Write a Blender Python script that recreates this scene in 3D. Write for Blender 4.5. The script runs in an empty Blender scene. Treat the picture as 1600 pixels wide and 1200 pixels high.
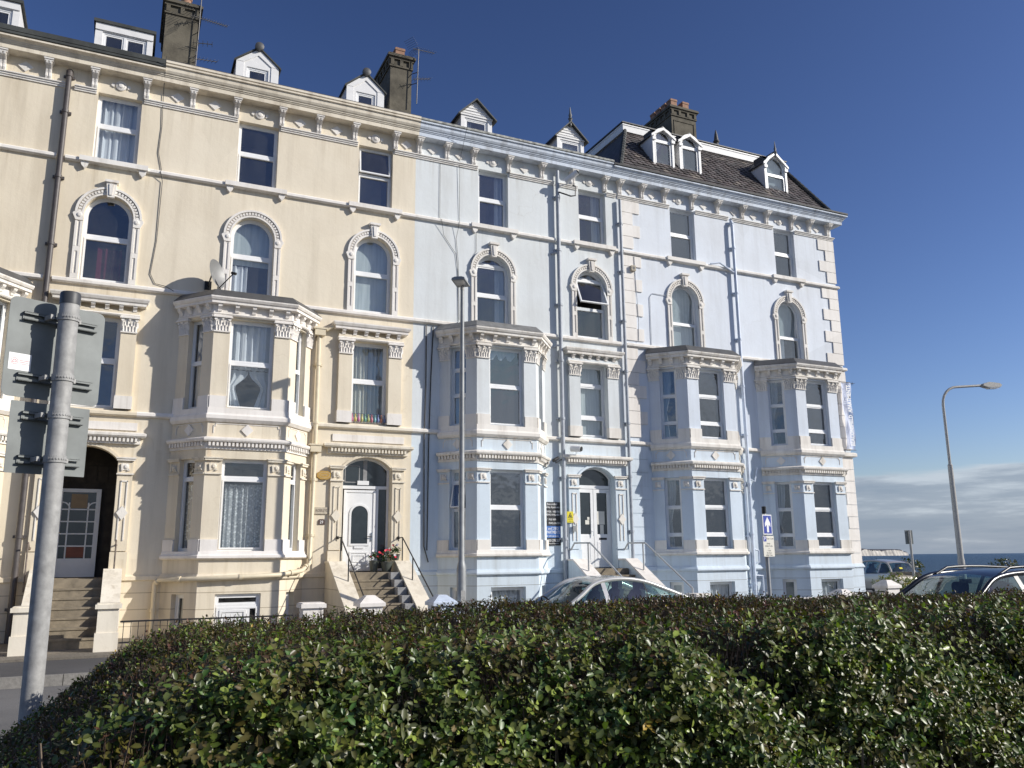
import bpy, bmesh, math, random
import numpy as np
from mathutils import Vector, Matrix
random.seed(7); RNG = np.random.default_rng(11)
sc = bpy.context.scene; COL = sc.collection
PI = math.pi; R = math.radians
D = 21.0      # distance of the terrace front from the photographer
E = 1.85      # eye height above the road

def W(u, p, z):               # along the terrace, out from its front, height relative to eye level
    return Vector((u, D - p, z + E))

class Fr:                      # a plane standing in the facade system
    def __init__(s, u0=0.0, p0=0.0, a=0.0):
        s.u0, s.p0 = u0, p0; s.ux, s.uy = math.cos(a), math.sin(a); s.nx, s.ny = -s.uy, s.ux
    def __call__(s, a, q, z):
        return W(s.u0 + a*s.ux + q*s.nx, s.p0 + a*s.uy + q*s.ny, z)
F0 = Fr()

class WF:                      # a plane in plain world coordinates: local (s, q, z) turned about z
    def __init__(s, x, y, z, a=0.0):
        s.o = Vector((x, y, z)); s.c, s.s_ = math.cos(a), math.sin(a)
    def __call__(s, a, q, z):
        return s.o + Vector((a*s.c + q*s.s_, a*s.s_ - q*s.c, z))

class MB:
    def __init__(s): s.v = []; s.f = []
    def add(s, vs, fs):
        b = len(s.v); s.v += [Vector(x) for x in vs]; s.f += [tuple(i + b for i in f) for f in fs]
    def box(s, fr, a0, a1, q0, q1, z0, z1):
        vs = [fr(a, q, z) for z in (z0, z1) for q in (q0, q1) for a in (a0, a1)]
        s.add(vs, [(0,1,3,2),(4,6,7,5),(0,4,5,1),(2,3,7,6),(0,2,6,4),(1,5,7,3)])
        return s
    def prism(s, fr, poly, q0, q1):
        n = len(poly)
        vs = [fr(a, q0, z) for a, z in poly] + [fr(a, q1, z) for a, z in poly]
        fs = [tuple(range(n)), tuple(range(2*n-1, n-1, -1))] + [(i, (i+1) % n, (i+1) % n + n, i + n) for i in range(n)]
        s.add(vs, fs); return s
    def extr(s, fr, prof, a0, a1):
        n = len(prof)
        vs = [fr(a0, q, z) for q, z in prof] + [fr(a1, q, z) for q, z in prof]
        fs = [tuple(range(n)), tuple(range(2*n-1, n-1, -1))] + [(i, (i+1) % n, (i+1) % n + n, i + n) for i in range(n)]
        s.add(vs, fs); return s
    def ring(s, fr, outer, inner, q0, q1):
        n = len(outer)
        vs = [fr(a, q, z) for L, q in ((outer, q0), (inner, q0), (outer, q1), (inner, q1)) for a, z in L]
        fs = []
        for i in range(n):
            j = (i+1) % n
            fs += [(i, j, n+j, n+i), (2*n+i, 3*n+i, 3*n+j, 2*n+j), (i, 2*n+i, 2*n+j, j), (n+i, n+j, 3*n+j, 3*n+i)]
        s.add(vs, fs); return s
    def sweep(s, path, prof):            # moulding along a plan polyline [(u, p)], profile [(out, z)]
        n = len(path); m = len(prof); nor = []
        for i in range(n-1):
            dx, dy = path[i+1][0]-path[i][0], path[i+1][1]-path[i][1]; L = math.hypot(dx, dy)
            nor.append((-dy/L, dx/L))
        vs = []
        for i in range(n):
            if i == 0: N = nor[0]
            elif i == n-1: N = nor[-1]
            else:
                a, b = nor[i-1], nor[i]; k = 1 + a[0]*b[0] + a[1]*b[1]
                N = ((a[0]+b[0])/k, (a[1]+b[1])/k)
            vs += [W(path[i][0]+N[0]*q, path[i][1]+N[1]*q, z) for q, z in prof]
        fs = [tuple(range(m)), tuple(range(n*m-1, (n-1)*m-1, -1))]
        for i in range(n-1):
            for k in range(m):
                l = (k+1) % m
                fs.append((i*m+k, i*m+l, (i+1)*m+l, (i+1)*m+k))
        s.add(vs, fs); return s
    def tube(s, pts, r, n=6, r1=None, cap=True):
        pts = [Vector(p) for p in pts]; m = len(pts); base = len(s.v)
        up = Vector((0,0,1)); prev = None
        for i, p in enumerate(pts):
            t = (pts[min(i+1, m-1)] - pts[max(i-1, 0)]).normalized()
            if prev is None:
                a = t.cross(up)
                if a.length < 1e-3: a = t.cross(Vector((1,0,0)))
            else:
                a = prev - t*prev.dot(t)
            a.normalize(); prev = a; b = t.cross(a)
            rr = r if r1 is None else r + (r1-r)*i/(m-1)
            for k in range(n):
                th = 2*PI*k/n
                s.v.append(p + a*rr*math.cos(th) + b*rr*math.sin(th))
        for i in range(m-1):
            for k in range(n):
                l = (k+1) % n
                s.f.append((base+i*n+k, base+i*n+l, base+(i+1)*n+l, base+(i+1)*n+k))
        if cap:
            s.f.append(tuple(base+k for k in range(n))); s.f.append(tuple(base+(m-1)*n+k for k in reversed(range(n))))
        return s
    def lathe(s, c, prof, n=12, axis=None):
        c = Vector(c); m = len(prof); base = len(s.v)
        M = Matrix.Identity(3) if axis is None else Vector((0,0,1)).rotation_difference(Vector(axis)).to_matrix()
        for r, z in prof:
            for k in range(n):
                th = 2*PI*k/n
                s.v.append(c + M @ Vector((r*math.cos(th), r*math.sin(th), z)))
        for i in range(m-1):
            for k in range(n):
                l = (k+1) % n
                s.f.append((base+i*n+k, base+i*n+l, base+(i+1)*n+l, base+(i+1)*n+k))
        s.f.append(tuple(base+k for k in range(n))); s.f.append(tuple(base+(m-1)*n+k for k in reversed(range(n))))
        return s
    def grid(s, P):                      # P[i][j] points
        n, m = len(P), len(P[0])
        s.add([p for row in P for p in row], [(i*m+j, i*m+j+1, (i+1)*m+j+1, (i+1)*m+j) for i in range(n-1) for j in range(m-1)])
        return s
    def wall(s, fr, outline, holes, q=0.0, depth=.18):   # a flat wall with real openings and their reveals
        bm = bmesh.new(); es = []
        for L in [outline] + holes:
            vs = [bm.verts.new((a, z, 0)) for a, z in L]
            es += [bm.edges.new((vs[i], vs[(i+1) % len(vs)])) for i in range(len(vs))]
        bmesh.ops.triangle_fill(bm, use_beauty=True, use_dissolve=False, edges=es)
        bm.verts.index_update()
        vs = [fr(v.co.x, q, v.co.y) for v in bm.verts]; fs = []
        for f in bm.faces: fs.append(tuple(v.index for v in f.verts))
        bm.free(); s.add(vs, fs)
        for L in holes:
            n = len(L)
            s.add([fr(a, q, z) for a, z in L] + [fr(a, q-depth, z) for a, z in L],
                  [(i, (i+1) % n, (i+1) % n + n, i+n) for i in range(n)])
        return s
    def build(s, name, mat, parent=None, smooth=None, origin=None, recalc=True):
        me = bpy.data.meshes.new(name)
        if origin is None:
            xs = [v.x for v in s.v]; ys = [v.y for v in s.v]; zs = [v.z for v in s.v]
            origin = Vector(((min(xs)+max(xs))/2, (min(ys)+max(ys))/2, min(zs)))
        origin = Vector(origin)
        me.from_pydata([v - origin for v in s.v], [], s.f)
        if recalc:
            bm = bmesh.new(); bm.from_mesh(me); bmesh.ops.recalc_face_normals(bm, faces=bm.faces[:]); bm.to_mesh(me); bm.free()
        if smooth is not None:
            me.polygons.foreach_set('use_smooth', [True]*len(me.polygons))
            me.set_sharp_from_angle(angle=R(smooth))
        me.materials.append(mat)
        o = bpy.data.objects.new(name, me); COL.objects.link(o)
        put(o, origin, parent); return o

def put(o, origin, parent):
    pw = Vector(parent['_w']) if parent is not None else Vector((0,0,0))
    o.location = origin - pw; o['_w'] = list(origin)
    if parent is not None: o.parent = parent

def thing(name, label, cat, loc, group=None):
    o = bpy.data.objects.new(name, None); COL.objects.link(o); o.empty_display_size = .2
    o.location = loc; o['_w'] = list(loc); o['label'] = label; o['category'] = cat
    if group: o['group'] = group
    return o
def tag(o, label, cat, group=None, kind=None):
    if label: o['label'] = label
    if cat: o['category'] = cat
    if group: o['group'] = group
    if kind: o['kind'] = kind
    return o
def twin(o, origin, parent):             # another copy of a part that is already built
    c = o.copy(); COL.objects.link(c); put(c, Vector(origin), parent); return c
def copy_thing(root, loc, label):        # a copy of a thing with its parts and sub-parts, moved to loc
    def rec(o, par):
        c = o.copy(); COL.objects.link(c)
        if par is not None: c.parent = par
        for ch in o.children: rec(ch, c)
        return c
    c = rec(root, None); c.location = loc; c['label'] = label; return c

# ---------------------------------------------------------------- materials
def new_mat(name):
    m = bpy.data.materials.new(name); m.use_nodes = True; nt = m.node_tree
    return m, nt, nt.nodes['Principled BSDF']
def nd(nt, t, **kw):
    n = nt.nodes.new(t)
    for k, v in kw.items():
        if hasattr(n, k) and not k.startswith('i_'): setattr(n, k, v)
        else: n.inputs[k[2:].replace('_', ' ')].default_value = v
    return n
def ramp(nt, stops, interp='LINEAR'):
    r = nt.nodes.new('ShaderNodeValToRGB'); r.color_ramp.interpolation = interp
    el = r.color_ramp.elements
    while len(el) > 1: el.remove(el[-1])
    for i, (p, c) in enumerate(stops):
        e = el[0] if i == 0 else el.new(p)
        e.position = p; e.color = (*c, 1) if len(c) == 3 else c
    return r
def mixc(nt, mode, fac, a, b):
    m = nt.nodes.new('ShaderNodeMix'); m.data_type = 'RGBA'; m.blend_type = mode
    for s_, v in ((m.inputs[0], fac), (m.inputs[6], a), (m.inputs[7], b)):
        if hasattr(v, 'is_output') or isinstance(v, bpy.types.NodeSocket): nt.links.new(v, s_)
        elif isinstance(v, (int, float)): s_.default_value = v
        else: s_.default_value = (*v, 1)
    return m.outputs[2]
def noise(nt, vec, scale, detail=4, rough=.55):
    n = nt.nodes.new('ShaderNodeTexNoise'); n.inputs['Scale'].default_value = scale
    n.inputs['Detail'].default_value = detail; n.inputs['Roughness'].default_value = rough
    if vec is not None: nt.links.new(vec, n.inputs['Vector'])
    return n.outputs['Fac']
def pos(nt, scale=(1,1,1)):
    g = nt.nodes.new('ShaderNodeNewGeometry'); mp = nt.nodes.new('ShaderNodeMapping')
    mp.inputs['Scale'].default_value = scale; nt.links.new(g.outputs['Position'], mp.inputs['Vector'])
    return mp.outputs['Vector']
def bump(nt, bsdf, h, strength=.2, dist=.01):
    b = nt.nodes.new('ShaderNodeBump'); b.inputs['Strength'].default_value = strength; b.inputs['Distance'].default_value = dist
    nt.links.new(h, b.inputs['Height']); nt.links.new(b.outputs['Normal'], bsdf.inputs['Normal'])

def plain(name, c, rough=.6, metal=0.0, var=.12, scale=6.0, bmp=.0, spec=.5, coat=0.0):
    m, nt, b = new_mat(name)
    n = noise(nt, pos(nt), scale, 5, .6)
    r = ramp(nt, [(.3, (1-var,)*3), (.7, (1+var*.4,)*3)]); nt.links.new(n, r.inputs[0])
    nt.links.new(mixc(nt, 'MULTIPLY', 1.0, c, r.outputs[0]), b.inputs['Base Color'])
    b.inputs['Roughness'].default_value = rough; b.inputs['Metallic'].default_value = metal
    b.inputs['Specular IOR Level'].default_value = spec; b.inputs['Coat Weight'].default_value = coat
    if bmp: bump(nt, b, noise(nt, pos(nt), scale*6, 4), bmp, .01)
    return m

def render_paint(name, stops, streak=.10, rough=.75, joints=()):
    """painted stucco: colour by height, soft blotches, rain streaks, hairline unevenness"""
    m, nt, b = new_mat(name)
    g = nt.nodes.new('ShaderNodeNewGeometry'); sx = nt.nodes.new('ShaderNodeSeparateXYZ'); nt.links.new(g.outputs['Position'], sx.inputs[0])
    mr = nt.nodes.new('ShaderNodeMapRange'); mr.inputs['From Max'].default_value = 14.0; nt.links.new(sx.outputs['Z'], mr.inputs['Value'])
    r = ramp(nt, [((z+E)/14.0, c) for z, c in stops]); nt.links.new(mr.outputs[0], r.inputs[0])
    n1 = noise(nt, pos(nt), .55, 6, .6); r1 = ramp(nt, [(.3, (.92,.905,.885)), (.62, (1,1,1))]); nt.links.new(n1, r1.inputs[0])
    n2 = noise(nt, pos(nt, (3.2, 3.2, .22)), 1.0, 5, .65); r2 = ramp(nt, [(.33, (1-streak*1.6, 1-streak*1.7, 1-streak*1.8)), (.52, (1,1,1))]); nt.links.new(n2, r2.inputs[0])
    n3 = noise(nt, pos(nt), 9, 6, .7); r3 = ramp(nt, [(.28, (.88,.87,.85)), (.42, (1,1,1))]); nt.links.new(n3, r3.inputs[0])
    c = mixc(nt, 'MULTIPLY', 1.0, r.outputs[0], r1.outputs[0]); c = mixc(nt, 'MULTIPLY', 1.0, c, r2.outputs[0]); c = mixc(nt, 'MULTIPLY', .6, c, r3.outputs[0])
    # damp and soot that collects and runs below each ledge, a little rust, hairline cracks, patch repairs
    led = None
    for L in (11.13, 9.28, 6.28, 3.14, 2.5, .02, -.44):
        mrl = nt.nodes.new('ShaderNodeMapRange'); mrl.inputs['From Min'].default_value = L+E-1.0; mrl.inputs['From Max'].default_value = L+E; nt.links.new(sx.outputs['Z'], mrl.inputs['Value'])
        st = nd(nt, 'ShaderNodeMath', operation='LESS_THAN'); nt.links.new(sx.outputs['Z'], st.inputs[0]); st.inputs[1].default_value = L+E+.02
        ml = nd(nt, 'ShaderNodeMath', operation='MULTIPLY'); nt.links.new(mrl.outputs[0], ml.inputs[0]); nt.links.new(st.outputs[0], ml.inputs[1])
        if led is None: led = ml.outputs[0]
        else: mm = nd(nt, 'ShaderNodeMath', operation='MAXIMUM'); nt.links.new(led, mm.inputs[0]); nt.links.new(ml.outputs[0], mm.inputs[1]); led = mm.outputs[0]
    def masked(sc_, lo, hi, amount):
        n_ = noise(nt, pos(nt, sc_), 1.0, 5, .65); q = nt.nodes.new('ShaderNodeMapRange'); q.inputs['From Min'].default_value = lo; q.inputs['From Max'].default_value = hi; nt.links.new(n_, q.inputs['Value'])
        k = nd(nt, 'ShaderNodeMath', operation='MULTIPLY'); nt.links.new(q.outputs[0], k.inputs[0]); nt.links.new(led, k.inputs[1])
        k2 = nd(nt, 'ShaderNodeMath', operation='MULTIPLY'); nt.links.new(k.outputs[0], k2.inputs[0]); k2.inputs[1].default_value = amount; return k2.outputs[0]
    c = mixc(nt, 'MULTIPLY', masked((6.5,6.5,.30), .50, .72, min(1.0, streak*9)), c, (.70,.66,.60))
    c = mixc(nt, 'MULTIPLY', masked((3.1,3.1,.16), .64, .74, min(.8, streak*6)), c, (.80,.62,.46))
    wv = nt.nodes.new('ShaderNodeVectorMath'); wv.operation = 'ADD'; nz_ = nt.nodes.new('ShaderNodeTexNoise'); nz_.inputs['Scale'].default_value = 1.4; nt.links.new(pos(nt), nz_.inputs['Vector']); nt.links.new(pos(nt), wv.inputs[0]); nt.links.new(nz_.outputs['Color'], wv.inputs[1])
    vo = nt.nodes.new('ShaderNodeTexVoronoi'); vo.feature = 'DISTANCE_TO_EDGE'; vo.inputs['Scale'].default_value = .38; nt.links.new(wv.outputs[0], vo.inputs['Vector'])
    cr_ = ramp(nt, [(.0, (.74,.71,.66)), (.0045, (1,1,1))]); nt.links.new(vo.outputs['Distance'], cr_.inputs[0]); cm_ = nt.nodes.new('ShaderNodeMapRange'); cm_.inputs['From Min'].default_value = .52; cm_.inputs['From Max'].default_value = .66; cm_.inputs['To Max'].default_value = .38; nt.links.new(noise(nt, pos(nt), .45, 3), cm_.inputs['Value']); c = mixc(nt, 'MULTIPLY', cm_.outputs[0], c, cr_.outputs[0])
    vp = nt.nodes.new('ShaderNodeTexVoronoi'); vp.inputs['Scale'].default_value = .55; nt.links.new(pos(nt, (1,1,.6)), vp.inputs['Vector']); pr_ = ramp(nt, [(.15, (.95,.95,.945)), (.2, (1,1,1)), (.85, (1,1,1)), (.9, (1.03,1.03,1.03))]); sp_ = nt.nodes.new('ShaderNodeSeparateColor'); nt.links.new(vp.outputs['Color'], sp_.inputs[0]); nt.links.new(sp_.outputs[0], pr_.inputs[0]); c = mixc(nt, 'MULTIPLY', .8, c, pr_.outputs[0])
    for zj in joints:                    # scored block joints
        sb = nd(nt, 'ShaderNodeMath', operation='SUBTRACT'); nt.links.new(sx.outputs['Z'], sb.inputs[0]); sb.inputs[1].default_value = zj+E
        ab = nd(nt, 'ShaderNodeMath', operation='ABSOLUTE'); nt.links.new(sb.outputs[0], ab.inputs[0])
        lt = nd(nt, 'ShaderNodeMath', operation='LESS_THAN'); nt.links.new(ab.outputs[0], lt.inputs[0]); lt.inputs[1].default_value = .008
        c = mixc(nt, 'MULTIPLY', lt.outputs[0], c, (.55,.52,.48))
    nt.links.new(c, b.inputs['Base Color']); b.inputs['Roughness'].default_value = rough; b.inputs['Specular IOR Level'].default_value = .25
    bump(nt, b, noise(nt, pos(nt), 5, 8, .7), .22, .03)
    return m
M = {}
M['cream'] = render_paint('cream_stucco', [(-2, (.755,.675,.53)), (3, (.775,.695,.55)), (12, (.78,.70,.56))], .06, joints=(-.70, -1.06, -1.42))
M['cream_old'] = render_paint('older_cream_stucco', [(-2, (.745,.655,.50)), (3, (.765,.675,.52)), (12, (.77,.685,.535))], .085, joints=(-.70, -1.06, -1.42))
M['blue'] = render_paint('pale_blue_stucco', [(-2, (.63,.72,.79)), (2.9, (.65,.735,.80)), (3.4, (.69,.725,.735)), (12, (.71,.74,.74))], .05, joints=(-.70, -1.06, -1.42))
M['periwinkle'] = render_paint('periwinkle_stucco', [(-2, (.635,.72,.80)), (2.9, (.65,.735,.81)), (3.5, (.66,.725,.805)), (6, (.70,.745,.805)), (12, (.715,.755,.805))], .05, joints=(-.70, -1.06, -1.42))
M['trim'] = render_paint('white_stone_paint', [(-2, (.82,.78,.71)), (12, (.82,.79,.74))], .12)
M['trim_cream'] = render_paint('cream_stone_paint', [(-2, (.81,.745,.62)), (12, (.81,.745,.62))], .10)
M['trim_white'] = render_paint('whitened_stone_paint', [(-2, (.83,.79,.74)), (12, (.83,.795,.745))], .07)
M['cornice_cream'] = render_paint('cream_cornice_paint', [(-2, (.76,.69,.56)), (12, (.76,.69,.565))], .16)
M['cornice_blue'] = render_paint('blue_cornice_paint', [(-2, (.62,.69,.79)), (12, (.63,.69,.77))], .2)
M['upvc'] = plain('white_window_frame', (.82,.82,.81), .35, var=.05)
M['white'] = plain('white_gloss_paint', (.80,.79,.77), .45, var=.08, bmp=.05)
M['lead'] = plain('lead_flashing', (.085,.085,.085), .55, var=.35, scale=3, bmp=.3)
M['lead_pale'] = plain('weathered_lead', (.20,.20,.195), .6, var=.4, scale=4, bmp=.3)
M['gutter'] = plain('dark_gutter', (.062,.066,.06), .6, var=.5, scale=2.5, bmp=.3)
M['black_gutter'] = plain('black_mossy_gutter', (.03,.03,.03), .7, var=.6, scale=4, bmp=.3)
M['lichen'] = plain('lichened_gutter_edge', (.42,.42,.38), .85, var=.75, scale=7, bmp=.4)
M['chimney'] = plain('sooty_chimney_render', (.13,.115,.085), .9, var=.45, scale=3.0, bmp=.5)
M['pot'] = plain('terracotta', (.36,.20,.125), .8, var=.3, scale=8, bmp=.2)
M['pipe_brown'] = plain('brown_iron_pipe', (.095,.082,.077), .5, var=.3)
M['pipe_grey'] = plain('grey_blue_pipe', (.40,.43,.47), .5, var=.2)
M['pipe_blue'] = plain('pale_blue_pipe', (.56,.63,.74), .5, var=.15)
M['pipe_cream'] = plain('cream_pipe', (.70,.61,.44), .5, var=.1)
M['iron'] = plain('black_iron', (.018,.018,.02), .45, var=.3)
M['rail_grey'] = plain('grey_painted_rail', (.45,.46,.46), .4, var=.15)
M['rust_rail'] = plain('weathered_iron_rail', (.20,.16,.13), .7, var=.5, scale=12)
M['galv'] = plain('galvanised_steel', (.37,.365,.35), .62, .12, var=.28, scale=22, bmp=.10, spec=.35)
M['steel_post'] = plain('grey_column_paint', (.30,.31,.31), .5, .2, var=.25, scale=5)
M['sign_back'] = plain('grey_sign_back', (.20,.215,.208), .6, .1, var=.26, scale=5)
M['cap_grey'] = plain('dark_grey_cap', (.055,.057,.06), .5)
M['black'] = plain('black_plastic', (.012,.012,.013), .4)
M['sign_black'] = plain('black_sign_face', (.022,.022,.025), .45)
M['sign_blue'] = plain('blue_sign_face', (.06,.17,.47), .4)
M['sign_navy'] = plain('blue_traffic_sign_face', (.035,.065,.36), .35)
M['sign_yellow'] = plain('yellow_sign_face', (.80,.68,.03), .45)
M['sign_white'] = plain('white_sign_face', (.80,.80,.79), .45, var=.04)
M['sign_cream'] = plain('ivory_sign_face', (.68,.66,.58), .5, var=.06)
M['ochre'] = plain('ochre_plaque', (.48,.29,.06), .5, var=.2, scale=20)
M['stone_plate'] = plain('stone_name_plate', (.50,.44,.34), .8, var=.2, scale=20)
M['slate_num'] = plain('dark_number_plate', (.09,.06,.05), .6, var=.2)
M['pink'] = plain('red_logo_print', (.55,.18,.2), .5)
M['step'] = plain('worn_concrete_steps', (.27,.225,.16), .9, var=.4, scale=5, bmp=.4)
M['block'] = plain('grey_painted_blocks', (.30,.30,.30), .85, var=.3, scale=6, bmp=.2)
M['door_panel'] = plain('white_door', (.80,.80,.79), .35, var=.05)
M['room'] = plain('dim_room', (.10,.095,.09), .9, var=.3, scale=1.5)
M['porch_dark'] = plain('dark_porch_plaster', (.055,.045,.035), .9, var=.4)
M['dark_glass_door'] = plain('obscured_dark_glass', (.03,.038,.042), .12, var=.2, spec=.8)
M['finial'] = plain('dark_lead_finial', (.10,.095,.09), .6, var=.4)
M['silver'] = plain('silver_car_paint', (.62,.61,.57), .22, .35, var=.03, coat=.8)
M['navy_car'] = plain('dark_blue_car_paint', (.008,.009,.013), .28, .0, var=.05, coat=.15)
M['champagne'] = plain('beige_car_paint', (.55,.50,.43), .28, .35, var=.04, coat=.7)
M['chrome'] = plain('bright_metal', (.70,.70,.70), .12, 1.0, var=.02)
M['tyre'] = plain('black_rubber', (.02,.02,.02), .9)
M['trimblack'] = plain('black_car_trim', (.015,.015,.016), .35)
M['seat'] = plain('dark_seat_fabric', (.05,.055,.06), .9, var=.2)
M['lamp_lens'] = plain('clear_lens', (.65,.65,.65), .1, var=.02, spec=.8)
M['red_lens'] = plain('red_tail_lens', (.35,.01,.012), .15, var=.02)
M['plastic_dish'] = plain('grey_satellite_dish', (.22,.22,.215), .5, .2, var=.1)
M['aerial'] = plain('aluminium_aerial', (.13,.125,.12), .5, .3, var=.25)
M['clay_pot'] = plain('grey_glazed_pot', (.09,.10,.085), .45, var=.3)
M['red_petal'] = plain('red_petals', (.62,.03,.05), .6)
M['white_petal'] = plain('white_petals', (.78,.72,.72), .6)
M['headland_top'] = plain('hazy_headland_fields', (.13,.13,.14), 1, var=.35, scale=.004)
M['chalk'] = plain('hazy_chalk_cliff', (.60,.56,.50), 1, var=.4, scale=.03)
M['wood_red'] = plain('red_brown_panel', (.22,.07,.04), .6, var=.2)
M['amber_glass'] = plain('amber_panel', (.30,.20,.09), .4, var=.2)

def mk_glass(name, tint, refl, dust=.028):
    m, nt, b = new_mat(name); nt.nodes.remove(b); out = nt.nodes['Material Output']
    tr = nd(nt, 'ShaderNodeBsdfTransparent'); tr.inputs[0].default_value = (*tint, 1)
    gl = nd(nt, 'ShaderNodeBsdfGlossy'); gl.inputs['Roughness'].default_value = .02; gl.inputs[0].default_value = (.95,.97,1,1)
    ge = nt.nodes.new('ShaderNodeNewGeometry'); dt = nd(nt, 'ShaderNodeVectorMath', operation='DOT_PRODUCT'); nt.links.new(ge.outputs['Normal'], dt.inputs[0]); nt.links.new(ge.outputs['Incoming'], dt.inputs[1])
    ab = nd(nt, 'ShaderNodeMath', operation='ABSOLUTE'); nt.links.new(dt.outputs['Value'], ab.inputs[0]); om = nd(nt, 'ShaderNodeMath', operation='SUBTRACT'); om.inputs[0].default_value = 1.0; nt.links.new(ab.outputs[0], om.inputs[1])
    pw = nd(nt, 'ShaderNodeMath', operation='POWER'); nt.links.new(om.outputs[0], pw.inputs[0]); pw.inputs[1].default_value = 5.0
    ma = nd(nt, 'ShaderNodeMath', operation='MULTIPLY_ADD'); nt.links.new(pw.outputs[0], ma.inputs[0]); ma.inputs[1].default_value = 1-refl; ma.inputs[2].default_value = refl
    bp = nt.nodes.new('ShaderNodeBump'); bp.inputs['Strength'].default_value = .12; bp.inputs['Distance'].default_value = .05
    nt.links.new(noise(nt, pos(nt), 2.2, 2), bp.inputs['Height']); nt.links.new(bp.outputs[0], gl.inputs['Normal'])
    mx = nt.nodes.new('ShaderNodeMixShader'); nt.links.new(ma.outputs[0], mx.inputs[0]); nt.links.new(tr.outputs[0], mx.inputs[1]); nt.links.new(gl.outputs[0], mx.inputs[2])
    df = nd(nt, 'ShaderNodeBsdfDiffuse'); df.inputs[0].default_value = (.62,.62,.60,1); md = nt.nodes.new('ShaderNodeMixShader')
    dn = nt.nodes.new('ShaderNodeMapRange'); dn.inputs['From Min'].default_value = .35; dn.inputs['From Max'].default_value = .7; dn.inputs['To Min'].default_value = dust*.5; dn.inputs['To Max'].default_value = dust*1.6
    nt.links.new(noise(nt, pos(nt, (3,3,.9)), 1.0, 5, .65), dn.inputs['Value']); nt.links.new(dn.outputs[0], md.inputs[0]); nt.links.new(mx.outputs[0], md.inputs[1]); nt.links.new(df.outputs[0], md.inputs[2])
    nt.links.new(md.outputs[0], out.inputs['Surface']); return m
M['glass'] = mk_glass('window_glass', (.84,.88,.90), .13)
M['glass_hazy'] = mk_glass('salt_hazed_glass', (.70,.75,.78), .19)
M['car_glass'] = mk_glass('tinted_car_glass', (.60,.76,.74), .12, .012)

def mk_curtain(name, c, lace=False, dark=.0):
    m, nt, b = new_mat(name)
    b.inputs['Roughness'].default_value = .9; b.inputs['Specular IOR Level'].default_value = .1
    n = noise(nt, pos(nt, (14,14,.8)), 1.0, 3); r = ramp(nt, [(.3, (.72,.74,.76)), (.65, (1,1,1))]); nt.links.new(n, r.inputs[0])
    nt.links.new(mixc(nt, 'MULTIPLY', 1.0, c, r.outputs[0]), b.inputs['Base Color'])
    if lace:
        v = nt.nodes.new('ShaderNodeTexVoronoi'); v.inputs['Scale'].default_value = 16; nt.links.new(pos(nt), v.inputs['Vector'])
        r2 = ramp(nt, [(.22, (1,1,1)), (.5, (.45,.45,.45))]); nt.links.new(v.outputs['Distance'], r2.inputs[0]); nt.links.new(r2.outputs[0], b.inputs['Alpha'])
    return m
M['net'] = mk_curtain('white_net_curtain', (.74,.75,.76))
M['lace'] = mk_curtain('lace_curtain', (.80,.80,.78), True)
M['drape'] = mk_curtain('pale_drape', (.62,.60,.52))
M['grey_drape'] = mk_curtain('grey_drape', (.50,.52,.54))
M['blind'] = mk_curtain('pale_roller_blind', (.56,.60,.58))
M['rose_drape'] = mk_curtain('dark_red_drape', (.09,.008,.022))

def mk_slate():
    m, nt, b = new_mat('weathered_slates')
    a = nt.nodes.new('ShaderNodeVertexColor'); a.layer_name = 'Col'
    n = noise(nt, pos(nt), 7, 5, .65); r = ramp(nt, [(.3, (.65,.62,.6)), (.7, (1.1,1.05,1.0))]); nt.links.new(n, r.inputs[0])
    nt.links.new(mixc(nt, 'MULTIPLY', 1.0, a.outputs[0], r.outputs[0]), b.inputs['Base Color'])
    b.inputs['Roughness'].default_value = .55; bump(nt, b, noise(nt, pos(nt), 30, 4), .3, .01); return m
M['slate'] = mk_slate()
M['slate_plain'] = plain('plain_slate_roof', (.10,.095,.095), .6, var=.4, scale=5, bmp=.3)

def mk_ground(name, c, scale, var, patch=.2):
    m, nt, b = new_mat(name)
    n1 = noise(nt, pos(nt), scale, 8, .7); r1 = ramp(nt, [(.3, (1-var,)*3), (.7, (1+var,)*3)]); nt.links.new(n1, r1.inputs[0])
    n2 = noise(nt, pos(nt), .5, 5, .6); r2 = ramp(nt, [(.35, (1-patch,)*3), (.65, (1.05,)*3)]); nt.links.new(n2, r2.inputs[0])
    k = mixc(nt, 'MULTIPLY', 1.0, c, r1.outputs[0]); k = mixc(nt, 'MULTIPLY', 1.0, k, r2.outputs[0]); nt.links.new(k, b.inputs['Base Color'])
    b.inputs['Roughness'].default_value = .9; bump(nt, b, n1, .4, .01); return m
M['asphalt'] = mk_ground('worn_asphalt', (.155,.15,.145), 45, .3)
M['pave'] = mk_ground('tarmac_pavement', (.085,.083,.085), 60, .3, .25)
M['kerbstone'] = mk_ground('stone_kerb', (.26,.245,.22), 25, .25)
M['yard'] = mk_ground('concrete_yard', (.20,.175,.14), 20, .3)
M['land'] = mk_ground('promenade_ground', (.16,.155,.14), 3, .25)

def mk_sea():
    m, nt, b = new_mat('sea_water')
    n = noise(nt, pos(nt, (.02,.06,1)), 1, 4); r = ramp(nt, [(.3, (.026,.058,.092)), (.7, (.042,.082,.122))]); nt.links.new(n, r.inputs[0])
    nt.links.new(r.outputs[0], b.inputs['Base Color']); b.inputs['Roughness'].default_value = .35; b.inputs['Specular IOR Level'].default_value = .25
    bump(nt, b, noise(nt, pos(nt, (.3,.5,1)), 1, 6, .7), 1.0, 2.0); return m
M['sea'] = mk_sea()

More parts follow.
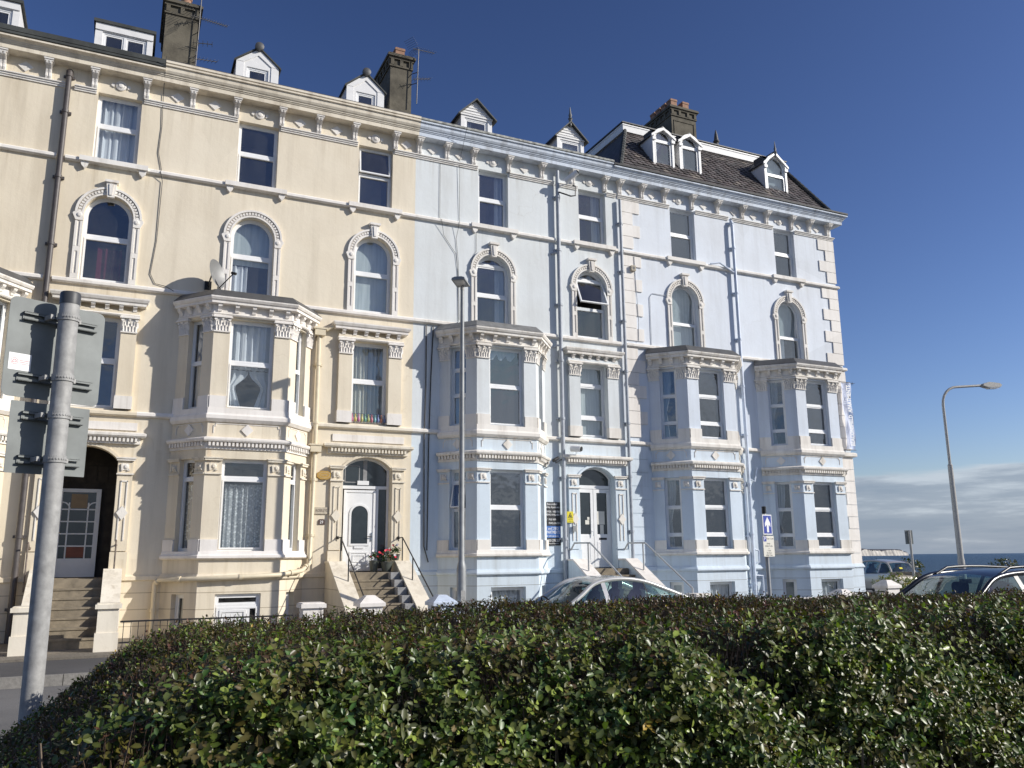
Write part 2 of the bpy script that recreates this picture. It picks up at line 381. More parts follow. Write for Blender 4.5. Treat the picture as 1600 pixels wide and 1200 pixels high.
def mk_leaf():
    m, nt, b = new_mat('privet_leaves')
    a = nt.nodes.new('ShaderNodeVertexColor'); a.layer_name = 'Col'
    g = nt.nodes.new('ShaderNodeNewGeometry')
    col = mixc(nt, 'MIX', 0.0, a.outputs[0], a.outputs[0])
    mx = nt.nodes.new('ShaderNodeMix'); mx.data_type = 'RGBA'; mx.blend_type = 'MULTIPLY'
    nt.links.new(a.outputs[0], mx.inputs[6]); mx.inputs[7].default_value = (1.25,1.25,1.3,1); nt.links.new(g.outputs['Backfacing'], mx.inputs[0])
    nt.links.new(mx.outputs[2], b.inputs['Base Color'])
    b.inputs['Roughness'].default_value = .38; b.inputs['Specular IOR Level'].default_value = .5
    tl = nt.nodes.new('ShaderNodeBsdfTranslucent'); nt.links.new(mixc(nt, 'MULTIPLY', 1.0, a.outputs[0], (1.1,1.5,.35)), tl.inputs[0])
    ms = nt.nodes.new('ShaderNodeMixShader'); ms.inputs[0].default_value = .27; out = nt.nodes['Material Output']
    nt.links.new(b.outputs[0], ms.inputs[1]); nt.links.new(tl.outputs[0], ms.inputs[2]); nt.links.new(ms.outputs[0], out.inputs['Surface']); return m
M['leaf'] = mk_leaf()
M['twig'] = plain('brown_twigs', (.12,.075,.045), .8, var=.4, scale=15)
M['core'] = plain('hedge_core_shade', (.008,.009,.005), 1.0, var=.6, scale=15)  # near-black colour carries the shade inside the hedge
M['bark'] = plain('hedge_stems', (.16,.12,.085), .85, var=.4, scale=20, bmp=.3)
# ---------------------------------------------------------------- daylight
SUN = Vector((1.45, -1.0, .89)).normalized()      # towards the sun
elev = math.asin(SUN.z); azim = math.atan2(SUN.x, SUN.y)
w = bpy.data.worlds.new('World'); sc.world = w; w.use_nodes = True; nt = w.node_tree
for n in list(nt.nodes): nt.nodes.remove(n)
out = nt.nodes.new('ShaderNodeOutputWorld'); sky = nt.nodes.new('ShaderNodeTexSky'); sky.sky_type = 'NISHITA'; sky.sun_disc = False
sky.sun_elevation = elev; sky.sun_rotation = azim; sky.altitude = 0; sky.air_density = 1.0; sky.dust_density = .6; sky.ozone_density = 3.5
bg = nt.nodes.new('ShaderNodeBackground'); bg.inputs[1].default_value = .1
v1 = nd(nt, 'ShaderNodeVectorMath', operation='MULTIPLY'); nt.links.new(sky.outputs[0], v1.inputs[0]); v1.inputs[1].default_value = (.085, .085, .085)
gm = nt.nodes.new('ShaderNodeGamma'); gm.inputs[1].default_value = 1.5; nt.links.new(v1.outputs[0], gm.inputs[0])
v2 = nd(nt, 'ShaderNodeVectorMath', operation='MULTIPLY'); nt.links.new(gm.outputs[0], v2.inputs[0]); v2.inputs[1].default_value = (25.5, 20.8, 21.2)
mn_ = nd(nt, 'ShaderNodeVectorMath', operation='MINIMUM'); nt.links.new(v2.outputs[0], mn_.inputs[0]); mn_.inputs[1].default_value = (6.5, 7.5, 9.0)
nt.links.new(mn_.outputs[0], bg.inputs[0])
tc = nt.nodes.new('ShaderNodeTexCoord'); sx = nt.nodes.new('ShaderNodeSeparateXYZ'); nt.links.new(tc.outputs['Generated'], sx.inputs[0])
# low bank of cloud along the horizon, broken fair-weather cloud behind the photographer
mp = nt.nodes.new('ShaderNodeMapping'); mp.inputs['Scale'].default_value = (3.2, 3.2, 26.0); nt.links.new(tc.outputs['Generated'], mp.inputs[0])
cn = noise(nt, mp.outputs[0], 1.7, 9, .58)
hm = nt.nodes.new('ShaderNodeMapRange'); hm.inputs['From Min'].default_value = .103; hm.inputs['From Max'].default_value = .072
nt.links.new(sx.outputs['Z'], hm.inputs['Value'])
ad = nd(nt, 'ShaderNodeMath', operation='ADD'); nt.links.new(cn, ad.inputs[0]); nt.links.new(hm.outputs[0], ad.inputs[1])
cm = nt.nodes.new('ShaderNodeMapRange'); cm.interpolation_type = 'SMOOTHSTEP'; cm.inputs['From Min'].default_value = .88; cm.inputs['From Max'].default_value = 1.10
nt.links.new(ad.outputs[0], cm.inputs['Value'])
mp2 = nt.nodes.new('ShaderNodeMapping'); mp2.inputs['Scale'].default_value = (2.0, 2.0, 4.5); nt.links.new(tc.outputs['Generated'], mp2.inputs[0])
c2 = noise(nt, mp2.outputs[0], 1.7, 8, .6)
back = nt.nodes.new('ShaderNodeMapRange'); back.inputs['From Min'].default_value = -.05; back.inputs['From Max'].default_value = -.45; nt.links.new(sx.outputs['Y'], back.inputs['Value'])
cm2 = nt.nodes.new('ShaderNodeMapRange'); cm2.interpolation_type = 'SMOOTHSTEP'; cm2.inputs['From Min'].default_value = .44; cm2.inputs['From Max'].default_value = .60; nt.links.new(c2, cm2.inputs['Value'])
lowb = nt.nodes.new('ShaderNodeMapRange'); lowb.inputs['From Min'].default_value = .36; lowb.inputs['From Max'].default_value = .20; nt.links.new(sx.outputs['Z'], lowb.inputs['Value'])
mu0 = nd(nt, 'ShaderNodeMath', operation='MULTIPLY'); nt.links.new(back.outputs[0], mu0.inputs[0]); nt.links.new(lowb.outputs[0], mu0.inputs[1])
mu = nd(nt, 'ShaderNodeMath', operation='MULTIPLY'); nt.links.new(mu0.outputs[0], mu.inputs[0]); nt.links.new(cm2.outputs[0], mu.inputs[1])
mxm = nd(nt, 'ShaderNodeMath', operation='MAXIMUM'); nt.links.new(cm.outputs[0], mxm.inputs[0]); nt.links.new(mu.outputs[0], mxm.inputs[1])
mk = nd(nt, 'ShaderNodeMath', operation='MULTIPLY'); nt.links.new(mxm.outputs[0], mk.inputs[0]); mk.inputs[1].default_value = .92
cd = noise(nt, mp.outputs[0], 2.3, 8, .6); zt_ = nt.nodes.new('ShaderNodeMapRange'); zt_.inputs['From Min'].default_value = .01; zt_.inputs['From Max'].default_value = .098; zt_.inputs['To Min'].default_value = -.10; zt_.inputs['To Max'].default_value = .17; nt.links.new(sx.outputs['Z'], zt_.inputs['Value'])
cda = nd(nt, 'ShaderNodeMath', operation='ADD'); nt.links.new(cd, cda.inputs[0]); nt.links.new(zt_.outputs[0], cda.inputs[1])
cr = ramp(nt, [(.36, (.275,.345,.445)), (.54, (.345,.41,.50)), (.70, (.55,.62,.70))]); nt.links.new(cda.outputs[0], cr.inputs[0])
bgc = nt.nodes.new('ShaderNodeBackground'); nt.links.new(cr.outputs[0], bgc.inputs[0]); bgc.inputs[1].default_value = 1.0
mxs = nt.nodes.new('ShaderNodeMixShader'); nt.links.new(mk.outputs[0], mxs.inputs[0]); nt.links.new(bg.outputs[0], mxs.inputs[1]); nt.links.new(bgc.outputs[0], mxs.inputs[2])
nt.links.new(mxs.outputs[0], out.inputs[0])
sl = bpy.data.lights.new('Sun', 'SUN'); sl.energy = 5.0; sl.angle = R(.53); sl.color = (1.0, .955, .885)
so = bpy.data.objects.new('Sun', sl); COL.objects.link(so); so.location = (30, -20, 40)
so.rotation_euler = SUN.to_track_quat('Z', 'Y').to_euler()
sc.view_settings.view_transform = 'Standard'; sc.view_settings.look = 'None'; sc.view_settings.exposure = 0
sc.cycles.max_bounces = 6; sc.cycles.transparent_max_bounces = 12
try: sc.cycles.use_denoising = True
except Exception: pass

# ---------------------------------------------------------------- camera
f_px, pitch, yaw, roll = 1306.77, R(11.7255), R(25.2065), R(-.5172)
fwd = Vector((math.sin(yaw)*math.cos(pitch), math.cos(yaw)*math.cos(pitch), math.sin(pitch)))
rt = Vector((math.cos(yaw), -math.sin(yaw), 0)); up = rt.cross(fwd)
r2 = rt*math.cos(roll) + up*math.sin(roll); u2 = -rt*math.sin(roll) + up*math.cos(roll)
cam = bpy.data.cameras.new('Camera'); co = bpy.data.objects.new('Camera', cam); COL.objects.link(co)
cam.sensor_width = 36; cam.lens = f_px/1600*36; cam.clip_start = .05; cam.clip_end = 60000
Mx = Matrix((r2, u2, -fwd)).transposed().to_4x4(); Mx.translation = Vector((0, 0, E)); co.matrix_world = Mx
sc.camera = co

# ---------------------------------------------------------------- setting
def sheet(name, pts, z, mat):
    mb = MB(); mb.add([(x, y, z) for x, y in pts], [tuple(range(len(pts)))]); o = mb.build(name, mat, recalc=False)
    return tag(o, None, None, kind='structure')
sheet('ground', [(-120,-60),(45,-60),(62,45),(78,200),(-120,200)], -.02, M['land'])
mb = MB(); ring = [(60000*math.cos(a*PI/24), 60000*math.sin(a*PI/24)) for a in range(48)]
mb.add([(0,0,-7)] + [(x, y, -7) for x, y in ring], [(0, i+1, (i+1) % 48+1) for i in range(48)])
tag(mb.build('sea', M['sea'], recalc=False), None, None, kind='structure')
mb = MB(); mb.add([(45,-60,-.02),(62,45,-.02),(78,200,-.02),(45,-60,-7.5),(62,45,-7.5),(78,200,-7.5)], [(0,1,4,3),(1,2,5,4)])
tag(mb.build('sea_wall', M['yard']), None, None, kind='structure')
KY = D - 5.9                                          # far kerb line
sheet('road', [(-60,5.55),(60,5.55),(60,KY),(-60,KY)], -.004, M['asphalt'])
sheet('side_road', [(26.5,KY),(38,KY),(38,120),(26.5,120)], -.006, M['asphalt'])
mb = MB(); mb.box(WF(0,0,0), -60, 26, -D+3.6, -KY-.14, -.1, .15)
tag(mb.build('pavement', M['pave']), None, None, kind='structure')
def kerb(name, y0, y1, x1):
    mb = MB(); x = -60.0
    while x < x1: mb.box(WF(0,0,0), x, min(x+.905, x1), -y1, -y0, -.1, .154); x += .915
    return tag(mb.build(name, M['kerbstone']), None, None, kind='structure')
kerb('kerb', KY, KY+.135, 26)
mb = MB(); mb.box(WF(0,0,0), -60, 60, -5.4, -1.0, -.1, .12); tag(mb.build('near_pavement', M['pave']), None, None, kind='structure')
kerb('near_kerb', 5.41, 5.55, 60)
mb = MB(); mb.box(WF(0,0,0), -60, 24.6, -D-.05, -D+3.59, -.12, .19); tag(mb.build('front_yards', M['yard']), None, None, kind='structure')
# headland across the bay
def headland():
    n = 240; rh = random.Random(4); 
    a0, a1 = R(43.5), R(50.05)
    yy = 3700.0; P1 = []; P2 = []; P3 = []; P4 = []
    for i in range(n):
        t = i/(n-1); a = a0 + (a1-a0)*t; x, y = math.tan(a)*yy, yy
        h = 46 + 8*math.sin(t*5+1) + 2*math.sin(t*23) + rh.uniform(-1.6,1.6) - 12*max(0, t-.55)/.45
        if t > .97: h *= .62
        c = (27 + 3*math.sin(t*31) + 3*math.sin(t*67+2) + rh.uniform(-4,4))*(1 if t > .36 else .12)
        j = 2*math.sin(t*41) + 1.2*math.sin(t*97) + .9*math.sin(t*211+1)
        P1.append((x, y + j, -7)); P2.append((x, y + j + 12, min(c, h-5)-2)); P3.append((x*1.01, y*1.01+30, h*.95)); P4.append((x*1.06, y*1.06+200, h+2))
    a = MB().grid([P1, P2]); b = MB().grid([P2, P3, P4])
    root = bpy.data.objects.new('headland', None); COL.objects.link(root); root.location = (3700, 3600, -7); root['_w'] = [3700, 3600, -7]; root['kind'] = 'structure'
    a.build('cliff_face', M['chalk'], root, smooth=60); b.build('cliff_top', M['headland_top'], root, smooth=60)
headland()
# ---------------------------------------------------------------- terrace building blocks
def rect(a0, a1, z0, z1): return [(a0, z0), (a1, z0), (a1, z1), (a0, z1)]
def arch(c, h, z0, zs, rise=None, n=18):
    rise = h if rise is None else rise
    rad = (h*h + rise*rise)/(2*rise); cz = zs + rise - rad; th = math.asin(min(1, h/rad))
    if rise > h - 1e-6: th = PI/2
    return [(c-h, z0), (c+h, z0)] + [(c + rad*math.sin(t), cz + rad*math.cos(t)) for t in [th - 2*th*i/n for i in range(n+1)]]
def inset(L, d):
    """move a convex loop inwards by d"""
    n = len(L); out = []
    for i in range(n):
        a, b, c = L[i-1], L[i], L[(i+1) % n]
        e1 = (b[0]-a[0], b[1]-a[1]); e2 = (c[0]-b[0], c[1]-b[1])
        l1 = math.hypot(*e1) or 1e-9; l2 = math.hypot(*e2) or 1e-9
        n1 = (-e1[1]/l1, e1[0]/l1); n2 = (-e2[1]/l2, e2[0]/l2); k = 1 + n1[0]*n2[0] + n1[1]*n2[1]
        out.append((b[0] + d*(n1[0]+n2[0])/k, b[1] + d*(n1[1]+n2[1])/k))
    return out
def clip(L, zlo, zhi):
    """part of a convex loop between two heights"""
    def half(P, z, keep_above):
        o = []
        for i in range(len(P)):
            a, b = P[i], P[(i+1) % len(P)]
            ia = (a[1] >= z) == keep_above or abs(a[1]-z) < 1e-9; ib = (b[1] >= z) == keep_above or abs(b[1]-z) < 1e-9
            if ia: o.append(a)
            if ia != ib and abs(b[1]-a[1]) > 1e-9:
                t = (z-a[1])/(b[1]-a[1]); o.append((a[0]+t*(b[0]-a[0]), z))
        return o
    P = L
    if zlo is not None: P = half(P, zlo, True)
    if zhi is not None: P = half(P, zhi, False)
    Q = []
    for p in P:
        if not Q or math.hypot(p[0]-Q[-1][0], p[1]-Q[-1][1]) > 1e-4: Q.append(p)
    if math.hypot(Q[0][0]-Q[-1][0], Q[0][1]-Q[-1][1]) < 1e-4: Q.pop()
    return Q

def drape(fr, a0, a1, z0, z1, q, waves, amp=.028, seed=0, pinch=None):
    rnd = random.Random(seed); n = max(8, int(waves*8)); ph = rnd.random()*6; rows = 10 if pinch else 5; P = []
    ks = [rnd.uniform(.7, 1.3) for _ in range(4)]
    for j in range(rows+1):
        v = j/rows; row = []
        for i in range(n+1):
            t = i/n; x = t*2*PI*waves
            off = amp*(math.sin(x+ph) + .5*math.sin(x*ks[0]*1.7+ph*2) + .3*math.sin(x*.37*ks[1]))*(.75+.25*v)
            a = a0 + (a1-a0)*t
            if pinch:                     # pinch = (side, height fraction): drawn back to one side
                side, hv = pinch; g = 1-.62*math.exp(-((v-hv)/.22)**2)*(1 if v > hv else 1)
                if v < hv: g = max(.38, 1-.62*(1-(hv-v)*1.0))
                a = (a0 + (a-a0)*g) if side < 0 else (a1 - (a1-a)*g)
            row.append(fr(a, q+off, z0+(z1-z0)*v))
        P.append(row)
    return MB().grid(P)

RPANE = random.Random(5)
def window(parent, fr, L, rails=(), rec=.13, mat='upvc', glass='glass', curt=None, room=1.6, inner=False, fw=.05, sw=.04, tilt=None, low_proud=True, seed=0, mull=(), ex=.25, ez=.3):
    """frame (> pane, curtain, room behind) filling the opening L; inner=True hangs the pieces one level up"""
    zs = [z for _, z in L]; ss = [a for a, _ in L]; a0, a1, z0, z1 = min(ss), max(ss), min(zs), max(zs)
    mb = MB(); I = inset(L, fw); mb.ring(fr, L, I, -rec, -rec-.07)
    cuts = [z0] + sorted(rails) + [z1]; panes = []
    for r_ in rails: mb.box(fr, a0+fw*.6, a1-fw*.6, -rec-.06, -rec+.004, r_-.03, r_+.03)
    for m_ in mull: mb.box(fr, m_-.03, m_+.03, -rec-.06, -rec+.003, z0+fw*.6, z1-fw*.6)
    for k in range(len(cuts)-1):
        P = clip(I, cuts[k]+(.03 if k else -1), cuts[k+1]-(.03 if k < len(cuts)-2 else -1))
        subs = [P]
        for m_ in mull:
            new = []
            for S in subs:
                sw_ = [(z, a) for a, z in S]
                lo = clip(sw_, None, m_-.03); hi = clip(sw_, m_+.03, None)
                for T in (lo, hi):
                    if len(T) > 2: new.append([(a, z) for z, a in T])
            subs = new
        for S in subs:
            S = ccw(S)
            if tilt and k == tilt[0]:
                tilt_sash(mb, panes, fr, S, rec, tilt[1], sw); continue
            pr = .018 if (k == 0 and low_proud and len(cuts) > 2) else -.012
            J = inset(S, sw); mb.ring(fr, S, J, -rec+pr, -rec-.05); ta, tz = RPANE.uniform(-.008,.008), RPANE.uniform(-.008,.008); ca, cz_ = sum(a for a, _ in J)/len(J), sum(z for _, z in J)/len(J); panes.append(([fr(a, -rec-.03 + ta*(a-ca) + tz*(z-cz_), z) for a, z in J], list(range(len(J)))))
    name = 'window_frame' if inner else 'window'
    w_ = mb.build(name, M[mat], parent); host = parent if inner else w_
    g = MB()
    for vs, idx in panes: g.add(vs, [tuple(idx)])
    g.build('pane', M[glass], host, recalc=False)
    if curt: curtains(host, fr, a0+.03, a1-.03, z0+.04, z1-.03, -rec-.16, curt, seed)
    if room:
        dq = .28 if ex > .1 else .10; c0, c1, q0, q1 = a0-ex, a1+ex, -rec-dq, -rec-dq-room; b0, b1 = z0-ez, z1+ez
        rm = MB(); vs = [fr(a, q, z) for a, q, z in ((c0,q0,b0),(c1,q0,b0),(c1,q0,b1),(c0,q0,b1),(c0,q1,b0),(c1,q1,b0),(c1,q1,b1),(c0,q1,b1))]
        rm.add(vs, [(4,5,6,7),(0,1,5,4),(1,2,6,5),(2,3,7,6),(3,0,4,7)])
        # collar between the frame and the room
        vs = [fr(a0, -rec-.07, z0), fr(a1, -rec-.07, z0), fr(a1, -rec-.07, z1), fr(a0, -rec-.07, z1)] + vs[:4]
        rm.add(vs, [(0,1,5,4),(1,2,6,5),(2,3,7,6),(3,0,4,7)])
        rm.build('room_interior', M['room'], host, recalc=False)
    return w_
def ccw(S):
    A = sum(S[i-1][0]*S[i][1]-S[i][0]*S[i-1][1] for i in range(len(S)))
    return S if A > 0 else S[::-1]
def tilt_sash(mb, panes, fr, S, rec, ang, sw):
    zt = max(z for _, z in S); J = inset(S, sw); c, s_ = math.cos(ang), math.sin(ang)
    f2 = lambda a, q, z: fr(a, -rec + (q+rec)*c + (zt-z)*s_, zt - (zt-z)*c + (q+rec)*s_)
    mb.ring(f2, S, J, -rec+.02, -rec-.03); panes.append(([f2(a, -rec, z) for a, z in J], list(range(len(J)))))
def curtains(host, fr, a0, a1, z0, z1, q, kind, seed):
    w_ = a1-a0; h = z1-z0
    def B(mb, mat): mb.build('curtain', M[mat], host, smooth=80, recalc=False)
    if kind == 'net': B(drape(fr, a0, a1, z0, z1, q, w_*7, seed=seed), 'net')
    elif kind == 'lace': B(drape(fr, a0, a1, z0, z1-.38*h*.7, q, w_*8, .03, seed), 'lace'); B(drape(fr, a0, a1-.02, z0, z1-.39*h*.7, q-.09, w_*6, .02, seed+4), 'grey_drape')
    elif kind == 'drapes': B(drape(fr, a0, a0+w_*.30, z0, z1, q, 3, seed=seed), 'drape'); B(drape(fr, a1-w_*.22, a1, z0, z1, q-.02, 2.4, seed=seed+1), 'grey_drape')
    elif kind == 'right': B(drape(fr, a1-w_*.34, a1, z0, z1, q, 2.6, seed=seed), 'grey_drape')
    elif kind == 'left': B(drape(fr, a0, a0+w_*.36, z0, z1, q, 2.8, seed=seed), 'grey_drape')
    elif kind == 'full_drape': B(drape(fr, a0, a0+w_*.52, z0, z1, q, 4.5, .03, seed), 'drape'); B(drape(fr, a0+w_*.55, a1, z0, z1, q-.05, 4.0, .03, seed+2), 'grey_drape')
    elif kind == 'tied': B(drape(fr, a0, a0+w_*.62, z0, z1, q, 3.2, .03, seed, (-1, .38)), 'net')
    elif kind == 'tied_both':
        B(drape(fr, a0, a1, z0+h*.46, z1, q, w_*6, .035, seed), 'net'); B(drape(fr, a0, a0+w_*.5, z0, z0+h*.455, q-.03, 2.6, .03, seed+1, (-1, .55)), 'net'); B(drape(fr, a0+w_*.5, a1, z0, z0+h*.455, q-.03, 2.6, .03, seed+2, (1, .55)), 'net')
    elif kind == 'blind': B(drape(fr, a0, a1, z0+.02, z1, q, .5, .004, seed), 'blind')
    elif kind == 'half_blind': B(drape(fr, a0, a1, z0+h*.46, z1, q, .5, .004, seed), 'blind'); B(drape(fr, a0, a0+w_*.45, z0, z0+h*.45, q-.02, 3, .03, seed), 'net')
    elif kind == 'swag':
        mb = MB(); P = []
        for j in range(5):
            row = []
            for i in range(25):
                t = i/24; d = .10 + .16*abs(math.sin(t*PI*3)) + .12*(1-t)*0
                row.append(fr(a0 + w_*(.02+.86*t), q+.03*math.sin(t*40)*j/4, z1-.02-(d)*j/4))
            P.append(row)
        B(mb.grid(P), 'net')
    elif kind == 'rose': B(drape(fr, a0+w_*.32, a0+w_*.85, z0, z0+h*.42, q, 3, .03, seed), 'rose_drape')

# repeated enrichments: one mesh each, copied
PROTO = {}
def bracket(house, u, mat):
    if mat not in PROTO:
        mb = MB(); pr = [(0,11.25),(.06,11.25),(.085,11.31),(.072,11.40),(.095,11.48),(.155,11.53),(.215,11.57),(.23,11.625),(0,11.625)]
        mb.extr(F0, pr, -.065, .065)
        for c in (-.038, .038):
            mb.extr(F0, [(q+.022 if q else 0, z) for q, z in pr], c-.019, c+.019)
        mb.box(F0, -.105, .105, 0, .272, 11.66, 11.698); mb.box(F0, -.088, .088, 0, .25, 11.62, 11.66)
        PROTO[mat] = mb.build('bracket', M[mat], house, origin=W(0,0,11.24)); PROTO[mat].location = W(u,0,11.24)-Vector(house['_w']); return
    twin(PROTO[mat], W(u,0,11.24), house)
def ornament(house, u, kind, mat):
    k = kind+mat
    if k not in PROTO:
        mb = MB()
        if kind == 'lozenge': mb.prism(F0, [(-.16,11.47),(0,11.34),(.16,11.47),(0,11.60)], 0, .03)
        else:
            mb.lathe(W(0,0,11.47), [(.125,0),(.125,.03),(.085,.045),(.085,.03),(.05,.06),(.01,.065)], 16, (0,-1,0))
            for s_ in (-1, 1): mb.prism(F0, [(s_*.15,11.40),(s_*.22,11.44),(s_*.20,11.51),(s_*.14,11.50)], 0, .03)
        PROTO[k] = mb.build('frieze_ornament', M[mat], house, origin=W(0,0,11.34)); PROTO[k].location = W(u,0,11.34)-Vector(house['_w']); return
    twin(PROTO[k], W(u,0,11.34), house)

def capital(parent, fr, a0, a1, z0, z1, mat, q=0.0):
    mb = MB(); w_ = a1-a0; h = z1-z0; n = 24
    mb.box(fr, a0-.012, a1+.012, q-.02, q+.035, z0-.012, z0+.018)
    mb.extr(fr, [(q-.02,z0),(q+.022,z0),(q+.03,z0+h*.5),(q+.06,z1-.05),(q-.02,z1-.05)], a0, a1)
    mb.box(fr, a0-.045, a1+.045, q-.02, q+.105, z1-.05, z1-.015); mb.box(fr, a0-.03, a1+.03, q-.02, q+.085, z1-.015, z1+.012)
    def leaf(c, zb, hh, ww, lean):
        P = []
        for j in range(5):
            t = j/4; qq = q+.03 + lean*.75*t*t + (.0 if t < .8 else -.012); z = zb + hh*(t if t < .8 else .8+.02*(t-.8)); hw = ww*(.42+.58*math.sin(PI*min(1, .25+t*.62)))*.5*(1 if t < .9 else .35)
            P.append([fr(c-hw, qq-.012, z), fr(c, qq+.014, z), fr(c+hw, qq-.012, z)])
        mb.grid(P)
    for i in range(5): leaf(a0+w_*(i+.5)/5, z0+.02, h*(.40+.07*(i % 2)), w_/5*.92, .05)
    for i in range(4): leaf(a0+w_*(i+1)/5, z0+h*.34, h*(.36+.08*(i % 2)), w_/5*.8, .078)
    for s_ in (0, 1):
        c = a0+.02 if s_ == 0 else a1-.02
        leaf(c, z0+h*.3, h*.42, w_/3.4, .085)
        mb.lathe(fr(c, q+.055, z1-.085), [(.004,-.02),(.036,-.02),(.036,.02),(.004,.02)], 8, fr(c,1,0)-fr(c,0,0))
    mb.lathe(fr((a0+a1)/2, q+.06, z1-.075), [(.004,-.01),(.03,-.01),(.03,.02),(.004,.025)], 8, fr(0,1,0)-fr(0,0,0))
    mb.build('capital', M[mat], parent, recalc=False)
def pier_cap(parent, fr, a0, a1, mat, z0=1.92, z1=2.31, q=0.0):
    mb = MB(); c = (a0+a1)/2
    mb.box(fr, a0-.02, a1+.02, q-.02, q+.04, z0, z0+.03); mb.box(fr, a0-.03, a1+.03, q-.02, q+.055, z1-.075, z1-.03); mb.box(fr, a0-.05, a1+.05, q-.02, q+.075, z1-.03, z1)
    t = .075; zc = (z0+z1)/2-.015
    mb.box(fr, c-t, c+t, q-.01, q+.02, zc-t, zc+t); mb.lathe(fr(c+.012, q+.018, zc), [(.055,0),(.055,.015),(.03,.03),(.005,.03)], 10, fr(0,1,0)-fr(0,0,0))
    mb.prism(fr, [(c-.085,zc-.09),(c-.05,zc-.09),(c-.06,zc+.085),(c-.10,zc+.06)], q, q+.035); mb.prism(fr, [(c+.03,zc-.1),(c+.10,zc-.085),(c+.075,zc-.05)], q, q+.035)
    mb.build('pilaster_cap', M[mat], parent, recalc=False)
def dentils(mb, fr, a0, a1, q0, q1, z0, z1, pitch=.105):
    n = max(1, int((a1-a0)/pitch)); p = (a1-a0)/n
    for i in range(n): mb.box(fr, a0+p*(i+.22), a0+p*(i+.78), q0, q1, z0, z1)

